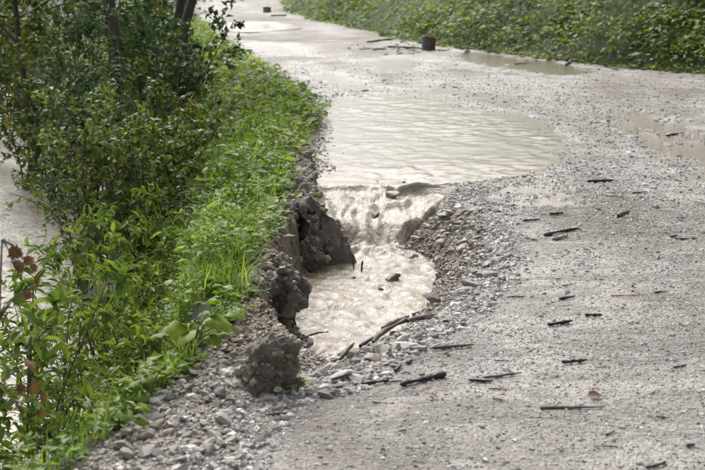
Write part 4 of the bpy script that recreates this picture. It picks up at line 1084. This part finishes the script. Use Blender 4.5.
for i, (px, py, n, s, hg, sp, el, lab) in enumerate([
    (193, 352, 10, .12, .17, .14, 1.2, 'large leaved bright green plant left of the earth blocks'),
    (163, 360, 9, .11, .16, .13, 1.3, 'large leaved darker plant left of the bright green one'),
    (150, 402, 8, .09, .12, .10, 1.6, 'broad leaved plant at the top of the rubble shoulder'),
    (228, 322, 6, .09, .10, .08, 1.3, 'pale leaved plant behind the small crumbled clod'),
    (118, 430, 7, .09, .10, .10, 1.8, 'low bright leafy plant left of the rubble shoulder'),
    (318, 117, 6, .10, .09, .09, 1.2, 'leafy plant at the road corner where the flood water begins'),
    (225, 190, 6, .11, .16, .12, 1.2, 'large leaved herb in the middle of the verge'),
    (242, 168, 7, .11, .16, .12, 1.2, 'dark round leaved herb on the verge by the flood water'),
    (205, 262, 7, .09, .14, .12, 1.3, 'small round leaved herb low on the verge'),
    (256, 142, 8, .10, .20, .13, 1.3, 'tall broad weed on the verge behind the leafy herb stalk'),
    (214, 150, 8, .11, .20, .14, 1.3, 'broad weed on the verge below the bluish shrub'),
    (238, 212, 8, .09, .17, .13, 1.4, 'broad weed on the verge level with the cascade'),
    (256, 188, 7, .08, .14, .11, 1.3, 'broad weed at the verge edge above the dark earth wedge'),
    (228, 246, 8, .085, .16, .12, 1.5, 'pale broad weed on the verge above the tall earth block'),
    (268, 104, 8, .12, .20, .14, 1.3, 'broad weed on the verge near the road bend'),
    (300, 118, 6, .11, .12, .10, 1.2, 'broad herb on the verge corner behind the flood water')]):
    broad_plant(lab, on(px, py), n, s, hg, 60 + i, sp, None, el)
q = at(262, 322, 6.75) + np.array([0, -.16, 0]); broad_plant('leafy weed hanging on the face of the tall earth block', q, 7, .06, .06, 81, .08, None, 2.0)
q = at(297, 388, 5.1); broad_plant('single green weed on the big fallen clod', q, 4, .045, .03, 82, .03, None, 1.6)
for px, py, Y, sd, lab in ((311, 190, 9.4, 83, 'green weed on the soil edge beside the cascade top'), (311, 203, 9.0, 84, 'green weed lower on the soil edge beside the cascade'),
                           (304, 220, 8.65, 85, 'small weed on top of the dark earth wedge')):
    broad_plant(lab, at(px, py, Y) + np.array([0.0, -.03, .03]), 7, .055, .05, sd, .05, None, 1.3)
q = on(269, 150)
def tall_herb(label, q, H, seed):
    rg = np.random.default_rng(seed); e = empty('tall_herb', tuple(q)); tag(e, label, 'plant')
    t = Tubes(); st = curve_path([0, 0, -.02], [0.02, 0, 1], H, 8, rg, .06); t.add(st, np.linspace(.004, .0015, 9), 5, True); obj('stalk', t.mesh('stalk'), M['stem_green'], e)
    n = 26; i = rg.integers(1, 9, n); az = rg.uniform(0, 6.28, n)
    d = np.stack([np.cos(az), np.sin(az), rg.uniform(-.1, .8, n)], 1)
    f = obj('foliage', leaves_mesh('foliage', st[i], d, np.array([[0, 0, 1.0]]) + rand_unit(rg, n) * .3, rg.uniform(.04, .075, n) * (1.25 - i / 12), .022, rg.uniform(.3, .9, n), LEAF8), M['leaf_herb'], e); f['kind'] = 'stuff'
tall_herb('tall leafy herb stalk standing above the verge', q, .36, 91)
tall_herb('second leafy herb stalk at the verge edge near the road corner', on(288, 122), .22, 92)

# grass and low herbs: uncountable
def verge_points(n, seed, y0, y1, dmin, dmax, pw=1.0):
    rg = np.random.default_rng(seed); y = y0 * (y1 / y0) ** rg.random(n); W = bankW(y)
    x = Lf(y) - (dmin + (dmax - dmin) * rg.random(n) ** pw * np.minimum(W, 2.6))
    k = (y > 6.3) | ((Lf(y) - x < 0.04 + 0.09 * rg.random(n)) & (Lf(y) - x > 0.02) & (rg.random(n) < 0.25 + 0.75 * sstep(4.4, 5.2, y))); x = x[k]; y = y[k]
    h = terrain(x, y); k = (h > -0.5) | (y > 8.5); return rg, x[k], y[k], h[k]
def grass():
    V = []; 
    rg, x, y, h = verge_points(34000, 101, 3.3, 30, -0.04, 0.95)
    dens = fbm(x * 2.5, y * 2.5, 111, 3); ok = (dens > -0.25 + 0.3 * rg.random(len(x)) - .2) & (h > -1.0)
    x, y, h = x[ok], y[ok], h[ok]; n = len(x)
    H = (.06 + .22 * rg.random(n) ** 1.8) * np.where(y < 6.3, .6, 1) * (1 + .3 * dens[ok]); az = rg.uniform(0, 6.28, n); w = rg.uniform(.0022, .0045, n) * np.clip(y / 8, 1, 2.2)
    b = rg.uniform(.25, .95, n)
    dx, dy = np.cos(az), np.sin(az); px, py = -dy, dx
    pts = []
    for t, wf in ((0, 1.0), (.5, .8), (1.0, 0.12)):
        cx = x + dx * H * b * t * t; cy = y + dy * H * b * t * t; cz = h + H * (t - 0.35 * b * t * t) - 0.005
        for s in (-1, 1): pts.append(np.stack([cx + px * w * wf * s, cy + py * w * wf * s, cz], 1))
    v = np.stack(pts, 1).reshape(-1, 3); o = (np.arange(n) * 6)[:, None]
    F = np.concatenate([np.array([[0, 1, 3, 2]]) + o, np.array([[2, 3, 5, 4]]) + o])
    ob = obj('grass', mesh_np('grass', v, F, {'lv': np.repeat(rg.beta(2, 1.4, n) + .3 * fbm(x * 1.6, y * 1.6, 122, 3), 6)}, True), M['leaf_herb'])
    tag(ob, 'green grass blades growing along the left verge', 'grass', kind='stuff')
grass()
def herbs():
    rg, x, y, h = verge_points(24000, 102, 3.3, 32, -0.07, 1.0)
    ok = h > -1.02; x, y, h = x[ok], y[ok], h[ok]; n = len(x)
    hump = 0.05 + 0.19 * np.clip(fbm(x * 3, y * 3, 121, 3) + .4, 0, 1.2)
    k = 3
    X = np.repeat(x, k) + rg.normal(0, .03, n * k); Y = np.repeat(y, k) + rg.normal(0, .03, n * k)
    Z = np.repeat(h, k) + np.repeat(hump, k) * rg.uniform(0.05, 1, n * k)
    ci = rg.integers(0, len(CRP), 1500); ci = ci[fbm(ci * .013, ci * 0., 123, 3) > -.05 + .0 * ci]
    ci = ci[CRP[ci, 2] > 0.04]
    oo = -0.24 + 0.17 * rg.random(len(ci)) ** 1.5
    ex_, ey_ = CRP[ci, 0] + CRN[ci, 0] * oo, CRP[ci, 1] + CRN[ci, 1] * oo
    kk = (sdf(CASC, ex_, ey_) > 0.02) & (sdf(FLOOR, ex_, ey_) > 0.1); ci = ci[kk]; oo = oo[kk]
    X = np.append(X, CRP[ci, 0] + CRN[ci, 0] * oo); Y = np.append(Y, CRP[ci, 1] + CRN[ci, 1] * oo); Z = np.append(Z, CRP[ci, 2] + .02 + .09 * rg.random(len(ci)) * (oo < -.05))
    m = len(X); az = rg.uniform(0, 6.28, m)
    d = np.stack([np.cos(az), np.sin(az), rg.uniform(-.2, .6, m)], 1)
    nn = np.array([[0, 0, 1.0]]) + rand_unit(rg, m) * .55
    L = (.018 + .075 * rg.random(m) ** 2.4) * np.clip(Y / 9, .75, 1.6)
    clump = fbm(X * 1.6, Y * 1.6, 122, 3)
    lv = rg.beta(1.8, 1.5, m) + .35 * clump + .14
    ob = obj('ground_cover', leaves_mesh('ground_cover', np.stack([X, Y, Z], 1), d, nn, L, L * rg.uniform(.4, .85, m), lv, LEAF5), M['leaf_herb'])
    tag(ob, 'bright green low leafy herbs covering the left verge', 'ground cover', kind='stuff')
herbs()
def right_bank():
    rg = np.random.default_rng(131); n = 52000
    y = 10 * (46 / 10) ** rg.random(n); d = -0.12 + 3.6 * rg.random(n) ** 1.1; x = Rf(y) + d
    ok = x < 0.36 * y + 2.5; x, y, d = x[ok], y[ok], d[ok]; n = len(x); h = terrain(x, y)
    hump = (0.08 + 0.34 * np.clip(fbm(x * 2.2, y * 2.2, 132, 3) + .5, 0, 1.4)) * sstep(-.12, .25, d)
    k = 2; X = np.repeat(x, k) + rg.normal(0, .05, n * k); Y = np.repeat(y, k) + rg.normal(0, .05, n * k)
    Z = np.repeat(h, k) + np.repeat(hump, k) * rg.uniform(.1, 1, n * k) + .02; m = n * k
    az = rg.uniform(0, 6.28, m); dd = np.stack([np.cos(az) - .25, np.sin(az) - .25, rg.uniform(-.5, .5, m)], 1)
    nn = np.array([[-.35, -.25, 1.0]]) + rand_unit(rg, m) * .6
    L = (.032 + .10 * rg.random(m) ** 2.4) * (1 + .5 * fbm(X * 1.1, Y * 1.1, 133, 3))
    lv = rg.beta(1.8, 1.8, m) + .45 * fbm(X * .8, Y * .8, 134, 3)
    ob = obj('bank_vegetation', leaves_mesh('bank_vegetation', np.stack([X, Y, Z], 1), dd, nn, L, L * rg.uniform(.35, .95, m), lv, LEAF5), M['leaf_bank'])
    tag(ob, 'dense green leafy undergrowth covering the right bank', 'undergrowth', kind='stuff')
right_bank()
print('objects', len(bpy.data.objects))
